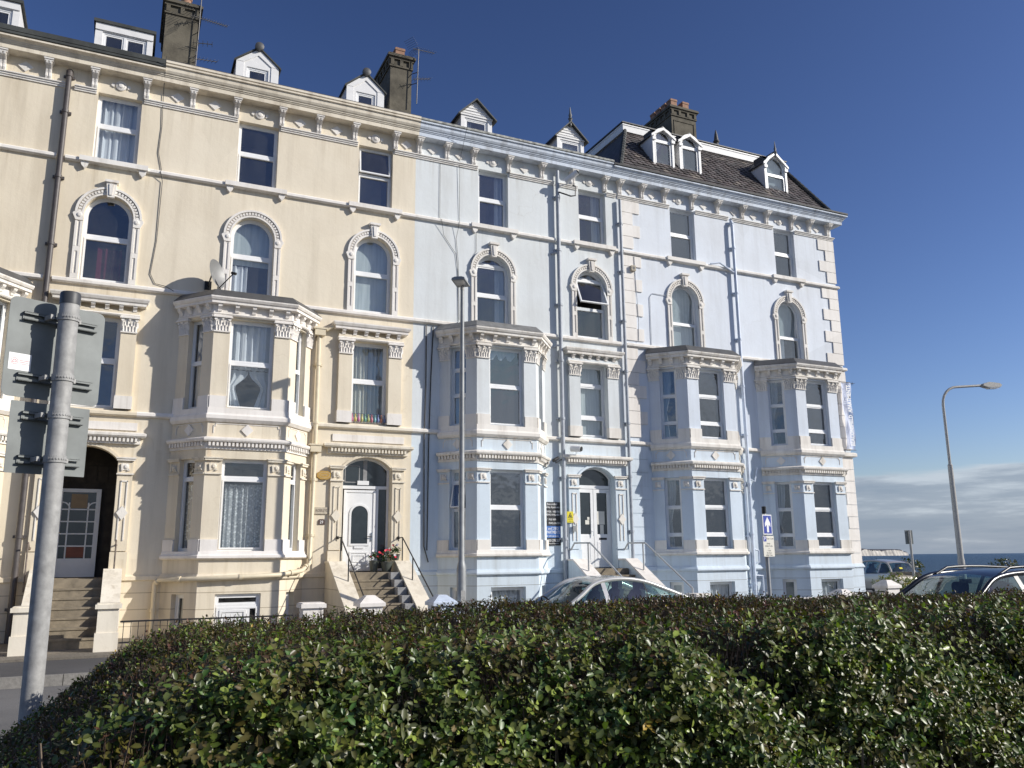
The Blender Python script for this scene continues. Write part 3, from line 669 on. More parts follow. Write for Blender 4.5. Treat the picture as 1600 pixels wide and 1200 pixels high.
def bay(house, bl, fl, fr_, br, wall, trim, cfg):
    P = .85; path = [(bl,0),(fl,P),(fr_,P),(br,0)]
    LL = math.hypot(fl-bl, P); LR = math.hypot(br-fr_, P); LF = fr_-fl
    A = Fr(bl, 0, math.atan2(P, fl-bl)); B = Fr(fl, P, 0); C = Fr(fr_, P, math.atan2(-P, br-fr_))
    pf = cfg.get('pier', .37)
    panels = [(A, LL, LL*.29, LL*.71 if not cfg.get('wide_side') else LL*.69), (B, LF, pf, LF-pf), (C, LR, LR*.3, LR*.72)]
    mb = MB(); zc_ = 6.0
    for k, (f_, L_, o0, o1) in enumerate(panels):
        holes = [rect(o0,o1,.2,2.29), rect(o0,o1,3.46,5.62)]
        b0, b1 = (L_*.32, L_*.66) if k != 1 else (o0+.02, o1-.02)
        holes.append(rect(b0,b1,-1.5,-.74))
        mb.wall(f_, rect(0,L_,-1.74,zc_), holes, 0, .15)
    bw = mb.build('bay_window', M[wall], house, recalc=False)
    for k, (f_, L_, o0, o1) in enumerate(panels):
        side = ['l','f','r'][k]
        window(bw, f_, rect(o0,o1,3.46,5.62), cfg['rails_up'] if k == 1 else cfg.get('rails_up_side', cfg['rails_up']), curt=cfg['c_up'][k], room=0, inner=True, glass=cfg.get('glass','glass'), seed=k+int(bl*7), sw=.035 if k == 1 else .025, fw=.045)
        window(bw, f_, rect(o0,o1,.2,2.29), cfg['rails_g'] if k == 1 else cfg.get('rails_g_side', cfg['rails_g']), curt=cfg['c_g'][k], room=0, inner=True, glass=cfg.get('glass','glass'), seed=k+3+int(bl*5), sw=.035 if k == 1 else .025, fw=.045, tilt=cfg.get('tilt_g') if k == 0 else None)
        b0, b1 = (L_*.32, L_*.66) if k != 1 else (o0+.02, o1-.02)
        if not (k == 1 and cfg.get('base_door')):
            window(bw, f_, rect(b0,b1,-1.5,-.74), (), curt='net' if k == 1 else 'blind', room=0, inner=True, seed=k+9)
        else:
            window(bw, f_, rect(b0,b1,-1.5,-.74), (-1.0,), room=0, inner=True, rec=.06); d = MB(); d.box(f_, b0+.06, b1-.22, -.1, -.05, -1.5, -1.03); d.ring(f_, rect(b0+.12,b1-.3,-1.7,-1.09), rect(b0+.17,b1-.35,-1.65,-1.14), -.03, -.06); d.build('basement_door', M['door_panel'], bw)
        for (p0, p1) in ((0, o0), (o1, L_)):
            if k == 1: e0, e1 = p0+.0, p1-.0
            else: e0, e1 = p0+.0, p1-.0
            capital(bw, f_, e0+.01, e1-.01, 5.28, 5.655, trim)
            pier_cap(bw, f_, e0+.02, e1-.02, cfg.get('pier_mat', trim))
            for zb0, zb1 in ((3.44, 3.74), (.18, .46)):
                d = MB(); d.box(f_, e0, e1, -.01, .045, zb0, zb1); d.build('pilaster_base', M[cfg.get('base_mat', trim)], bw, recalc=False)
    # mouldings round the bay
    d = MB(); d.sweep(path, [(-.02,-.44),(.05,-.44),(.08,-.41),(.08,-.37),(.03,-.30),(-.02,-.30)]); d.build('plinth_moulding', M[wall], bw)
    d = MB(); d.sweep(path, [(-.02,.02),(.06,.02),(.11,.05),(.11,.10),(.07,.13),(.055,.195),(-.02,.195)]); d.build('window_sill', M[cfg.get('base_mat', trim)], bw)
    d = MB(); d.sweep(path, [(-.02,2.50),(.035,2.50),(.035,2.66),(.13,2.665),(.15,2.70),(.15,2.735),(.10,2.76),(-.02,2.79)])
    for f_, L_, o0, o1 in panels: dentils(d, f_, .02, L_-.02, .03, .105, 2.565, 2.66, .085)
    d.build('dentil_course', M[trim], bw, recalc=False)
    d = MB(); d.sweep(path, [(-.02,3.13),(.04,3.13),(.10,3.20),(.10,3.28),(.06,3.33),(.05,3.455),(-.02,3.455)]); d.build('window_sill', M[cfg.get('base_mat', trim)], bw)
    d = MB(); d.sweep(path, [(-.02,5.665),(.07,5.67),(.09,5.70),(.05,5.73),(.05,5.92),(.20,5.925),(.20,5.99),(.23,6.0),(.26,6.05),(.26,6.08),(-.02,6.10)])
    for f_, L_, o0, o1 in panels:
        n = 5 if f_ is B else 4
        for i in range(n):
            c = .1 + (L_-.2)*i/(n-1); d.extr(f_, [(.04,5.75),(.085,5.76),(.095,5.80),(.16,5.86),(.17,5.925),(.04,5.925)], c-.045, c+.045)
    d.build('bay_cornice', M[trim], bw, recalc=False)
    d = MB()
    for f_, L_, o0, o1 in panels:
        c = L_/2; d.prism(f_, [(c-.14,2.96),(c,2.82),(c+.14,2.96),(c,3.10)], 0, .03)
        if f_ is not A or True:
            e0, e1 = .13, L_-.13
            for r_ in ((e0+.05,e1-.05,3.085,3.10),(e0,e0+.016,2.87,3.04),(e1-.016,e1,2.87,3.04),(e0,e0+.06,3.03,3.045),(e1-.06,e1,3.03,3.045),(e0+.045,e0+.06,3.04,3.09),(e1-.06,e1-.045,3.04,3.09)):
                d.box(f_, r_[0], r_[1], -.005, .014, r_[2], r_[3])
    d.build('panel_moulding', M[cfg.get('panel_mat', trim)], bw, recalc=False)
    # lead roof
    def off(q, z):
        m = MB(); m.sweep(path, [(q, z), (q, z+.001)]); return [m.v[i*2] for i in range(4)]
    lo = off(.245, 6.085); l2 = off(.245, 6.10); hi = off(.03, 6.30); d = MB()
    vs = lo + l2 + hi
    d.add(vs, [(0,1,5,4),(1,2,6,5),(2,3,7,6),(4,5,9,8),(5,6,10,9),(6,7,11,10),(8,9,10,11)])
    if cfg.get('parapet'):
        pass
    d.build('bay_roof', M[cfg.get('roof','lead')], bw, recalc=False)
    return bw
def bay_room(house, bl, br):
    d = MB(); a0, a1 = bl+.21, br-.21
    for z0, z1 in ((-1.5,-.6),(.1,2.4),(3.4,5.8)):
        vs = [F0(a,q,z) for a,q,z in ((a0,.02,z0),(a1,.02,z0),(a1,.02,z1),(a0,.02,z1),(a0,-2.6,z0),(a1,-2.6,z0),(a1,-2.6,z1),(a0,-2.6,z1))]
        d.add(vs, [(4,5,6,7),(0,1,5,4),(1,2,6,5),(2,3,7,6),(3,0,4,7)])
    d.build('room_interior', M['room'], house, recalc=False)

def arch_window(house, c, trim, rails, curt=None, ho=.53, seed=0, key=True, tilt=None, glass='glass', z0=6.42):
    zs = 8.04; L = arch(c, ho, z0, zs, ho, 20)
    window(house, F0, L, rails, rec=.14, curt=curt, tilt=tilt, glass=glass, seed=seed)
    d = MB(); n = 28
    def arc(r): return [(c + r*math.cos(PI*i/n), zs + r*math.sin(PI*i/n)) for i in range(n+1)]
    def band(r0, r1, q0, q1):
        a, b = arc(r0), arc(r1); d.prism(F0, a + b[::-1], q0, q1)
    def bandm(r0, r1, q1):     # ring segments so the faces stay convex
        a, b = arc(r0), arc(r1)
        for i in range(n): d.prism(F0, [a[i], a[i+1], b[i+1], b[i]], 0, q1)
    bandm(ho+.005, ho+.045, .055); bandm(ho+.05, ho+.135, .03); bandm(ho+.14, ho+.19, .075)
    for i in range(26):
        t = PI*(i+.5)/26; r0 = ho+.062; r1 = ho+.125; dt = .035
        if key and abs(t-PI/2) < .12: continue
        d.prism(F0, [(c+r*math.cos(t+s_), zs+r*math.sin(t+s_)) for r, s_ in ((r0,-dt),(r1,-dt),(r1,dt),(r0,dt))], .028, .06)
    for s_ in (-1, 1):
        x0, x1 = sorted((c+s_*(ho+.005), c+s_*(ho+.165)))
        zb = z0 if z0 < 6.5 else z0
        d.box(F0, x0, x1, 0, .035, zb, zs-.10)
        for z_a, z_b in ((zb+.12, zb+.66), (zb+.78, zs-.22)):       # sunk panels left by raised margins
            d.box(F0, x0, x0+.05, .03, .06, z_a, z_b); d.box(F0, x1-.05, x1, .03, .06, z_a, z_b)
        d.box(F0, x0, x1, .03, .055, zb+.66, zb+.78); d.box(F0, x0, x1, .03, .055, zb, zb+.12)
        e0, e1 = (x0-.07, x1) if s_ < 0 else (x0, x1+.07)
        d.prism(F0, [(e0+(.07 if s_ < 0 else 0),zs-.20),(e1-(.07 if s_ > 0 else 0),zs-.20),(e1,zs-.04),(e1-(.0 if s_ < 0 else .05),zs+.02),(e0+(.05 if s_ < 0 else 0),zs+.02),(e0,zs-.04)], 0, .07)
        d.lathe(F0((x0+x1)/2, .065, zs-.07), [(.055,0),(.055,.02),(.03,.03),(.004,.03)], 10, (0,-1,0))
    if key:
        d.prism(F0, [(c-.075,8.50),(c+.075,8.50),(c+.115,8.87),(c-.115,8.87)], 0, .11); d.box(F0, c-.15, c+.15, 0, .15, 8.87, 8.93)
        d.prism(F0, [(c-.03,8.55),(c+.03,8.55),(c+.05,8.83),(c-.05,8.83)], .10, .135)
    d.build('arch_surround', M[trim], house, recalc=False)
    return L

def pilaster_window(house, c, trim, wall, pw=.35, half=.48, rails=(4.56,), curt=None, seed=0, glass='glass', tw=1.0):
    L = rect(c-half, c+half, 3.42, 5.60)
    window(house, F0, L, rails, rec=.13, curt=curt, seed=seed, glass=glass)
    for x0, x1 in ((c-half-pw, c-half), (c+half, c+half+pw)): d = MB(); d.box(F0, x0, x1, 0, .10, 3.42, 5.24); d.build('pilaster', M[wall], house)
    d = MB(); d.box(F0, c-half-pw-.02, c+half+pw+.02, 0, .10, 5.62, 5.75); d.build('lintel', M[wall], house)
    for s_ in (-1, 1):
        a0, a1 = sorted((c+s_*half, c+s_*(half+pw))); capital(house, F0, a0, a1, 5.23, 5.60, trim, q=.10)
        d = MB(); d.box(F0, a0-.02, a1+.02, -.01, .135, 3.42, 3.72); d.build('pilaster_base', M[trim], house)
    e = tw; d = MB(); d.extr(F0, [(0,5.61),(.13,5.61),(.15,5.64),(.12,5.67),(0,5.68)], c-half-pw-.04, c+half+pw+.04)
    pth = [(c-e+.14,0),(c-e+.14,.10),(c+e-.14,.10),(c+e-.14,0)]
    d.sweep(pth, [(-.02,5.86),(.12,5.86),(.12,5.92),(.15,5.94),(.18,6.0),(.18,6.03),(-.05,6.06)])
    for i in range(6):
        x = c-e+.26 + (2*e-.52)*i/5; d.extr(F0, [(.08,5.73),(.12,5.74),(.13,5.78),(.19,5.82),(.20,5.865),(.08,5.865)], x-.045, x+.045)
    d.build('window_hood', M[trim], house)
    return L

def doorcase(house, c, half, trim, wall, zs=2.1, rise=.46, pw=.34, white_band=False):
    """shallow pilasters, hood with dentils; returns the opening"""
    L = arch(c, half, -.42, zs, rise, 16)
    for s_ in (-1, 1):
        a0, a1 = sorted((c+s_*half, c+s_*(half+pw)))
        d = MB(); d.box(F0, a0+.01, a1-.01, 0, .07, .22, 1.95); d.box(F0, a0+.01, a1-.01, 0, .07, 1.95, 2.30)
        d.box(F0, a0-.01, a1+.01, -.01, .10, -.42, .20); d.build('door_pilaster', M[wall], house)
        d = MB(); m = (a0+a1)/2
        d.box(F0, m-.075, m-.05, .065, .09, .45, 1.78); d.box(F0, m+.05, m+.075, .065, .09, .45, 1.78); d.box(F0, m-.075, m+.075, .065, .09, 1.76, 1.79)
        d.prism(F0, [(m-.12,1.06),(m,.90),(m+.12,1.06),(m,1.22)], .065, .11); d.build('pilaster_panel', M[trim], house)
        pier_cap(house, F0, a0+.01, a1-.01, trim, q=.07)
    d = MB(); e = half+pw+.06; pth = [(c-e,0),(c-e,.05),(c+e,.05),(c+e,0)]
    d.sweep(pth, [(-.04,2.62),(.03,2.62),(.03,2.76),(.12,2.765),(.15,2.80),(.15,2.85),(.09,2.88),(-.04,2.90)]); dentils(d, F0, c-e+.02, c+e-.02, .07, .145, 2.665, 2.76, .085)
    d.build('door_hood', M[trim], house, recalc=False)
    n = 16; A_ = arch(c, half, -.42, zs, rise, n)[2:]; B_ = arch(c, half+.07, -.42, zs, rise+.07, n)[2:]; d = MB()
    for i in range(n): d.prism(F0, [A_[i], A_[i+1], B_[i+1], B_[i]], 0, .03)
    d.build('door_arch', M[wall], house)
    return L

def downpipe(house, pts, mat, r=.055, clips=True, name='downpipe'):
    d = MB(); pts = [W(*p) for p in pts]; d.tube(pts, r, 10)
    if clips:
        for i in range(len(pts)-1):
            a, b = pts[i], pts[i+1]; L = (b-a).length
            for k in range(int(L/1.8)+1):
                p = a + (b-a)*((k+.5)/(int(L/1.8)+1)); t = (b-a).normalized()
                d.tube([p-t*.035, p+t*.035], r+.016, 10)
                if abs(t.z) > .8: d.box(WF(p.x, p.y, p.z), -r-.06, r+.06, -(r+.05), -r+.01, -.03, .03)
    return d.build(name, M[mat], house, smooth=40, recalc=False)

def gable_dormer(house, u0, u1, ub, zb, ze, za, p, depth, roofmat, glass_rect, over=.06, finial=False, cap=False, board=False, curt=None, cheek='white'):
    c = ub; d = MB()
    front = [(u0,zb),(u1,zb),(u1,ze),(c,za),(u0,ze)]
    g0, g1, gz0, gz1 = glass_rect
    fr = Fr(0, p, 0)
    d.wall(fr, front, [rect(g0,g1,gz0,gz1)], 0, .08)
    for x, y in ((u0, 0), (u1, 0)):
        d.add([fr(x,0,zb), fr(x,-depth,zb), fr(x,-depth,ze), fr(x,0,ze)], [(0,1,2,3)])
    if board:
        for i in range(4):
            z = ze+.03+(za-ze-.05)*i/4.5; hw0 = (u1-u0)/2*(1-(z-ze)/(za-ze))
            d.box(fr, c-hw0+.02, c+hw0-.02, 0, .012+.004*(4-i), z, z+.012)
        d.box(fr, u0-.02, u1+.02, 0, .03, ze-.05, ze)
    else:                      # uPVC facings laid in two planes
        d.prism(fr, [(u0,ze-.01),(c,za-.01),(u1,ze-.01),(u1-.20,ze-.01),(c,za-.20),(u0+.20,ze-.01)], 0, .025)
        d.box(fr, u0, u0+.2, 0, .02, zb, ze-.02); d.box(fr, u1-.2, u1, 0, .02, zb, ze-.02)
    dm = d.build('dormer', M['white'], house, recalc=False)
    window(dm, fr, rect(g0,g1,gz0,gz1), (), rec=.03, room=.7, inner=True, curt=curt, seed=int(u0*9), ex=.03, ez=.03)
    r = MB(); t = .05
    for s_ in (-1, 1):
        ue = u0-over if s_ < 0 else u1+over; zE = ze - over*(za-ze)/((u1-u0)/2)
        vs = [fr(ue, over, zE), fr(c, over, za+.01), fr(c, -depth-.4, za+.01), fr(ue, -depth-.4, zE)]
        r.add(vs + [v+Vector((0,0,t)) for v in vs], [(0,1,2,3),(7,6,5,4),(0,4,5,1),(1,5,6,2),(2,6,7,3),(3,7,4,0)])
    r.build('dormer_roof', M[roofmat], dm)
    if cap:
        r = MB(); r.lathe(fr(c, over-.05, za+.03), [(.01,-.02),(.10,-.02),(.12,.02),(.12,.12),(.06,.15),(.01,.15)], 12, (0,-1,0)); r.build('ridge_cap', M['lead'], dm, smooth=40)
    if finial:
        r = MB(); r.lathe(fr(c, over*.5, za), [(.05,-.1),(.05,.1),(.08,.14),(.04,.18),(.06,.26),(.035,.34),(.02,.5),(.005,.56)], 10); r.build('finial', M['lead_pale'], dm, smooth=40)
    return dm

def chimney(house, u0, u1, p0, depth, zb, zt, pots, corb=True, panel=False):
    d = MB(); fr = Fr(0, p0, 0)
    d.box(fr, u0, u1, -depth, 0, zb, zt-.32)
    d.box(fr, u0-.035, u1+.035, -depth-.035, .035, zt-.42, zt-.37)
    d.box(fr, u0-.05, u1+.05, -depth-.05, .05, zt-.18, zt-.11); d.box(fr, u0-.10, u1+.10, -depth-.10, .10, zt-.11, zt-.04); d.box(fr, u0-.07, u1+.07, -depth-.07, .07, zt-.04, zt)
    d.box(fr, u0+.004, u1-.004, -depth+.004, -.004, zt-.33, zt-.15)
    n = max(2, int((u1-u0)/.36)); 
    for i in range(n+1):
        c = u0 + (u1-u0)*i/n; c = min(max(c, u0+.05), u1-.05); d.box(fr, c-.05, c+.05, -.01, .045, zt-.37, zt-.17)
    for i in range(int(depth/.3)+1):
        q = -depth + .05 + (depth-.1)*i/int(depth/.3)
        for x, s_ in ((u0, -1), (u1, 1)): d.box(fr, min(x, x+s_*.045), max(x, x+s_*.045), q-.05, q+.05, zt-.37, zt-.17)
    if panel:
        for r_ in ((u0+.1,u0+.13,zb+.2,zt-.6),(u1-.13,u1-.1,zb+.2,zt-.6),(u0+.1,u1-.1,zt-.62,zt-.59)): d.box(fr, r_[0], r_[1], -.01, .022, r_[2], r_[3])
    ch = d.build('chimney', M['chimney'], house, recalc=False)
    pr = None
    for (a, q, h, square) in pots:
        o = fr(a, q, zt)
        if square: m = MB(); m.box(fr, a-.14, a+.14, q-.14, q+.14, zt-.01, zt+h); m.box(fr, a-.155, a+.155, q-.155, q+.155, zt+h-.09, zt+h-.02); m.build('chimney_pot', M['pot'], ch, recalc=False)
        else: m = MB(); m.lathe(o, [(.15,-.01),(.15,.08),(.125,.12),(.12,h-.12),(.15,h-.09),(.15,h-.02),(.13,h),(.09,h),(.09,h-.2)], 14); m.build('chimney_pot', M['pot'], ch, smooth=40)
    return ch

def cornice(house, path, mat, trim, z_top, top_mat):
    d = MB(); zt = z_top; d.sweep(path, [(-.02,11.69),(.285,11.70),(.285,11.815),(.305,11.82),(.31,11.85),(.33,11.855),(.335,11.885),(.36,11.90),(.39,min(11.95, zt-.05)),(.40,zt-.045),(.44,zt-.04),(.44,zt),(.35,zt+.004),(-.02,zt+.004)])
    d.build('main_cornice', M[mat], house)
    d = MB(); d.sweep(path, [(.20,zt+.006),(.42,zt+.006),(.455,zt+.03),(.45,zt+.09),(.425,zt+.09),(.415,zt+.05),(.20,zt+.05)]); d.build('gutter', M[top_mat], house)
def architrave(house, segs, mat):
    for a0, a1, pth in segs:
        d = MB(); d.sweep(pth or [(a0,0),(a1,0)], [(-.01,11.13),(.03,11.13),(.03,11.17),(.055,11.175),(.055,11.215),(.085,11.22),(.085,11.245),(-.01,11.25)]); d.build('frieze_moulding', M[mat], house)
def string(house, pts, z, mat, h=.12, q=.10):
    d = MB(); d.sweep(pts, [(-.01,z),(q*.55,z),(q,z+.03),(q,z+h-.03),(q*.7,z+h),(-.01,z+h+.01)]); d.build('string_course', M[mat], house)
def plinths(house, paths, mat, prof=((-.01,-.44),(.05,-.42),(.05,-.34),(-.01,-.30))):
    for p_ in paths: d = MB(); d.sweep(p_, list(prof)); d.build('plinth_moulding', M[mat], house)
def sill_corbels(house, spans, mat):
    for a0, a1 in spans:
        d = MB(); d.box(F0, a0-.26, a1+.26, 0, .15, 9.315, 9.435)
        for c in (a0-.14, a1+.14): d.prism(F0, [(c-.09,9.315),(c-.07,9.22),(c,9.14),(c+.07,9.22),(c+.09,9.315)], 0, .10)
        d.build('window_sill', M[mat], house)

def house_shell(house, u0, u1, holes, wall, base_wall=None, back=9.0, right=False, left=False):
    d = MB(); d.wall(F0, rect(u0, u1, -1.76, 11.72), holes, 0, .3)
    d.build('front_wall', M[wall], house, recalc=False)
    d = MB(); d.add([F0(u0,-back,-1.76), F0(u1,-back,-1.76), F0(u1,-back,12.0), F0(u0,-back,12.0)], [(0,1,2,3)])
    d.add([F0(u0+.002,0,-1.76), F0(u0+.002,-back,-1.76), F0(u0+.002,-back,12.0), F0(u0+.002,0,12.0)], [(0,1,2,3)])
    d.add([F0(u1-.002,0,-1.76), F0(u1-.002,-back,-1.76), F0(u1-.002,-back,12.0), F0(u1-.002,0,12.0)], [(0,1,2,3)])
    d.build('side_walls', M[wall], house, recalc=False)
def low_roof(house, u0, u1, zb, pitch=24, back=9.0, eave=.30):
    t = math.tan(R(pitch)); zr = zb + (eave+back/2)*t; d = MB()
    d.add([F0(u0,eave,zb), F0(u1,eave,zb), F0(u1,-back/2,zr), F0(u0,-back/2,zr), F0(u1,-back-.2,zb), F0(u0,-back-.2,zb)], [(0,1,2,3),(3,2,4,5)])
    for x in (u0+.003, u1-.003): d.add([F0(x,eave,zb), F0(x,-back/2,zr), F0(x,-back-.2,zb)], [(0,1,2)])
    d.build('roof', M['slate_plain'], house, recalc=False)
# ---------------------------------------------------------------- the four houses
GZ = -1.70
def bay_holes(bl, br): return [rect(bl+.2, br-.2, -1.5, -.6), rect(bl+.2, br-.2, .1, 2.4), rect(bl+.2, br-.2, 3.4, 5.8)]
def top_hole(a0, a1): return rect(a0, a1, 9.43, 11.20)
def top_window(house, a0, a1, rail=10.42, curt=None, seed=0, glass='glass', tilt=None):
    window(house, F0, top_hole(a0, a1), (rail,), rec=.15, curt=curt, seed=seed, glass=glass, tilt=tilt)
def between(u, lo, hi): return lo < u < hi

# ---- house 1: older cream, flat dormers, open porch
h1 = thing('terraced_house', 'yellowish cream stucco house at the left end with flat-topped dormers and a dark open porch', 'house', W(-3.0, 0, GZ))
B1 = (-5.42, -4.72, -2.95, -2.25)
cA = -.70
o1 = arch(-.685, .64, -.42, 2.26, .30, 16)
holes = [top_hole(-1.18,-.2), top_hole(-4.35,-3.35), arch(cA,.53,6.42,8.04,.53,20), arch(-3.83,.53,6.42,8.04,.53,20), rect(cA-.48,cA+.48,3.42,5.6)] + bay_holes(B1[0], B1[3])
holes.append(o1)
house_shell(h1, -6.3, .26, holes, 'cream_old', left=True)
top_window(h1, -1.18, -.2, 10.40, 'net', 3); top_window(h1, -4.35, -3.35, 10.40, 'net', 5)
arch_window(h1, cA, 'trim', (7.53,), 'rose', seed=1); arch_window(h1, -3.83, 'trim', (7.53,), 'net', seed=2, key=False)
pilaster_window(h1, cA, 'trim', 'cream_old', .34, .48, (4.56,), None, 4)
bay(h1, *B1, 'cream_old', 'trim', dict(rails_up=(4.58,), rails_g=(1.86,), c_up=('net','net','net'), c_g=('lace','lace','lace'), roof='lead')); bay_room(h1, B1[0], B1[3])
doorcase(h1, -.685, .64, 'trim', 'cream_old', 2.26, .30, .34)
cornice(h1, [(-6.3,0),(.26,0)], 'cornice_cream', 'trim', 11.97, 'gutter')
architrave(h1, [(-6.3,-4.4,None),(-3.3,-1.86,None),(-1.70,-1.22,None),(-.16,.26,None)], 'trim')
string(h1, [(-6.3,0),(-1.92,0)], 9.29, 'trim'); string(h1, [(-1.74,0),(.26,0)], 9.29, 'trim')
string(h1, [(-6.3,0),(-1.92,0)], 6.29, 'trim'); string(h1, [(-1.74,0),(.26,0)], 6.29, 'trim')
string(h1, [(B1[3],0),(-1.92,0)], 3.26, 'cream_old'); string(h1, [(-1.74,0),(.26,0)], 3.26, 'cream_old')
d = MB(); d.box(F0, -1.67, .30, 0, .03, 2.94, 3.12); d.build('door_panel_band', M['trim_white'], h1)
for a0, a1 in ((.30-.04, .26),): pass
plinths(h1, [[(B1[3],0),(-1.66,0)]], 'cream_old')
sill_corbels(h1, [(-1.18,-.2), (-4.35,-3.35)], 'trim')
for u in (-.12,-1.28,-2.27,-3.21,-4.45,-5.4,-6.1): bracket(h1, u, 'trim')
for u, k in ((-.70,'disc'),(-2.75,'lozenge'),(-3.83,'disc'),(-4.92,'lozenge')): ornament(h1, u, k, 'trim')
low_roof(h1, -6.3, .26, 12.10, 22)
d = MB(); d.extr(F0, [(.36,12.07),(.46,12.07),(.47,12.19),(.36,12.23)], -6.3, .26); d.build('slate_eave', M['gutter'], h1)
downpipe(h1, [(-1.83,.06,11.52),(-1.83,.12,11.30),(-1.83,.12,-.30),(-1.83,.12,-1.66)], 'pipe_brown', .062)
d = MB(); d.lathe(W(-1.83,.05,11.50), [(.05,-.1),(.075,-.08),(.08,.06),(.05,.10)], 12); d.build('rainwater_outlet', M['pipe_brown'], h1, smooth=40)
for (a0, a1) in ((-1.42,-.075),(-4.45,-3.08)):        # flat-topped dormers
    fr = Fr(0, -.5, 0); d = MB(); d.wall(fr, rect(a0,a1,12.2,13.36), [rect(a0+.17,a1-.14,12.35,13.16)], 0, .08)
    for x in (a0, a1): d.add([fr(x,0,12.2), fr(x,-2.2,12.6), fr(x,-2.2,13.36), fr(x,0,13.36)], [(0,1,2,3)])
    d.box(fr, a0, a1, 0, .03, 13.18, 13.36)
    dm = d.build('dormer', M['white'], h1, recalc=False)
    m = (a0+a1)/2+.02; window(dm, fr, rect(a0+.17,a1-.14,12.35,13.16), (), rec=.03, room=.7, inner=True, mull=(m,), ex=.03, ez=.03)
    r = MB(); r.box(fr, a0-.05, a1+.06, -2.3, .07, 13.365, 13.45); r.build('dormer_roof', M['gutter'], dm)
chimney(h1, .17, .98, -.8, 1.9, 12.0, 14.72, [(.66,-.35,.42,False),(.5,-1.0,.42,False)])
# porch
P0 = -1.25
d = MB(); x0, x1 = -1.30, -.06
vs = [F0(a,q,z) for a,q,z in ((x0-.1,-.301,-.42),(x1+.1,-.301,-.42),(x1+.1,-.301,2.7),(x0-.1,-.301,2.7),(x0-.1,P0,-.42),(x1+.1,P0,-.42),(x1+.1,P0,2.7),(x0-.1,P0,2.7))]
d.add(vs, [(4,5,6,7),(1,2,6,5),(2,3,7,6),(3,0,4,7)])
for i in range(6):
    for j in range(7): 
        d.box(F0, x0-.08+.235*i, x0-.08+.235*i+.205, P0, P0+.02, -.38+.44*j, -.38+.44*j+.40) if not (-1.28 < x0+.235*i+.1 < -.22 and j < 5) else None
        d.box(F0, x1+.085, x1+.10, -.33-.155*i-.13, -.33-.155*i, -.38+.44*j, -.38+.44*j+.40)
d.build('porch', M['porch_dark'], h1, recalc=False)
d = MB(); d.box(F0, x0-.1, x1+.1, P0, -.3, -.45, -.36); d.build('porch_floor', M['step'], h1)
fd = Fr(-1.24, P0+.05, 0); wd, hd = .90, 2.02
d = MB(); zb = -.35; d.ring(fd, rect(0,wd,zb,zb+hd), rect(.10,wd-.10,zb+.42,zb+hd-.08), 0, .06); d.box(fd, .06, wd-.06, 0, .045, zb+.02, zb+.42)
for z in (.70, .98, 1.26, 1.54): d.box(fd, .10, wd-.10, .015, .055, zb+z-.015, zb+z+.015)
for x in (.25, wd-.25): d.box(fd, x-.015, x+.015, .015, .053, zb+.42, zb+1.70)
for s_, cx in ((1, .10), (-1, wd-.10)):
    for i in range(6):
        t0, t1 = PI/2*i/6, PI/2*(i+1)/6; d.prism(fd, [(cx+s_*r*math.sin(t), zb+1.54+r*math.cos(t)) for r, t in ((.15,t0),(.15,t1),(.18,t1),(.18,t0))], .015, .055)
do = d.build('front_door', M['door_panel'], h1, recalc=False)
d = MB(); d.box(fd, .1, wd-.1, .0, .02, zb+.42, zb+hd-.08); d.build('pane', M['dark_glass_door'], do)
d = MB(); d.box(fd, .27, wd-.27, .02, .03, zb+.44, zb+.68); d.build('lower_panel', M['wood_red'], do)
d = MB(); d.box(fd, .28, wd-.28, .02, .03, zb+1.57, zb+1.90); d.build('top_panel', M['amber_glass'], do)
d = MB(); d.tube([fd(.05,.06,zb+1.0), fd(.05,.10,zb+1.0), fd(.11,.10,zb+1.0)], .012, 6); d.build('handle', M['chrome'], do)

# ---- house 2: cream with gabled dormers and a white door
h2 = thing('terraced_house', 'cream stucco house with two gabled white dormers and a white front door up steps', 'house', W(3.6, 0, GZ))
B2 = (1.05, 1.75, 3.52, 4.22)
c2, cd2 = 2.62, 5.765
o2 = arch(cd2, .635, -.42, 2.26, .30, 16)
holes = [top_hole(2.12,3.13), top_hole(5.29,6.26), arch(c2,.53,6.32,8.04,.53,20), arch(5.775,.53,6.42,8.04,.53,20), rect(5.75-.49,5.75+.49,3.42,5.6), o2] + bay_holes(1.05,4.22)
house_shell(h2, .26, 6.93, holes, 'cream')
top_window(h2, 2.12, 3.13, 10.36, None, 4); top_window(h2, 5.29, 6.26, 10.40, None, 6, tilt=(1, R(7)))
arch_window(h2, c2, 'trim_white', (7.54,), 'half_blind', seed=3, key=False, z0=6.32); arch_window(h2, 5.775, 'trim_white', (7.53,), 'blind', seed=4)
pilaster_window(h2, 5.75, 'trim_white', 'cream', .35, .49, (4.56,), 'full_drape', 5)
bay(h2, *B2, 'cream', 'trim_white', dict(rails_up=(4.58,), rails_g=(1.84,), c_up=('net','tied_both','net'), c_g=('lace','lace','lace'), roof='lead', base_door=True, pier_mat='trim_cream', panel_mat='trim_white')); bay_room(h2, 1.05, 4.22)
doorcase(h2, cd2, .635, 'trim_cream', 'cream', 2.26, .30, .33)
cornice(h2, [(.262,0),(6.93,0)], 'cornice_cream', 'trim_white', 12.10, 'cornice_cream')
architrave(h2, [(.262,2.08,None),(3.17,5.25,None),(6.30,6.93,None)], 'trim_white')
string(h2, [(.262,0),(6.93,0)], 9.29, 'trim_white'); string(h2, [(.262,0),(6.93,0)], 6.29, 'trim_white')
string(h2, [(.262,0),(1.05,0)], 3.26, 'trim_white'); string(h2, [(4.22,0),(6.93,0)], 3.26, 'trim_cream')
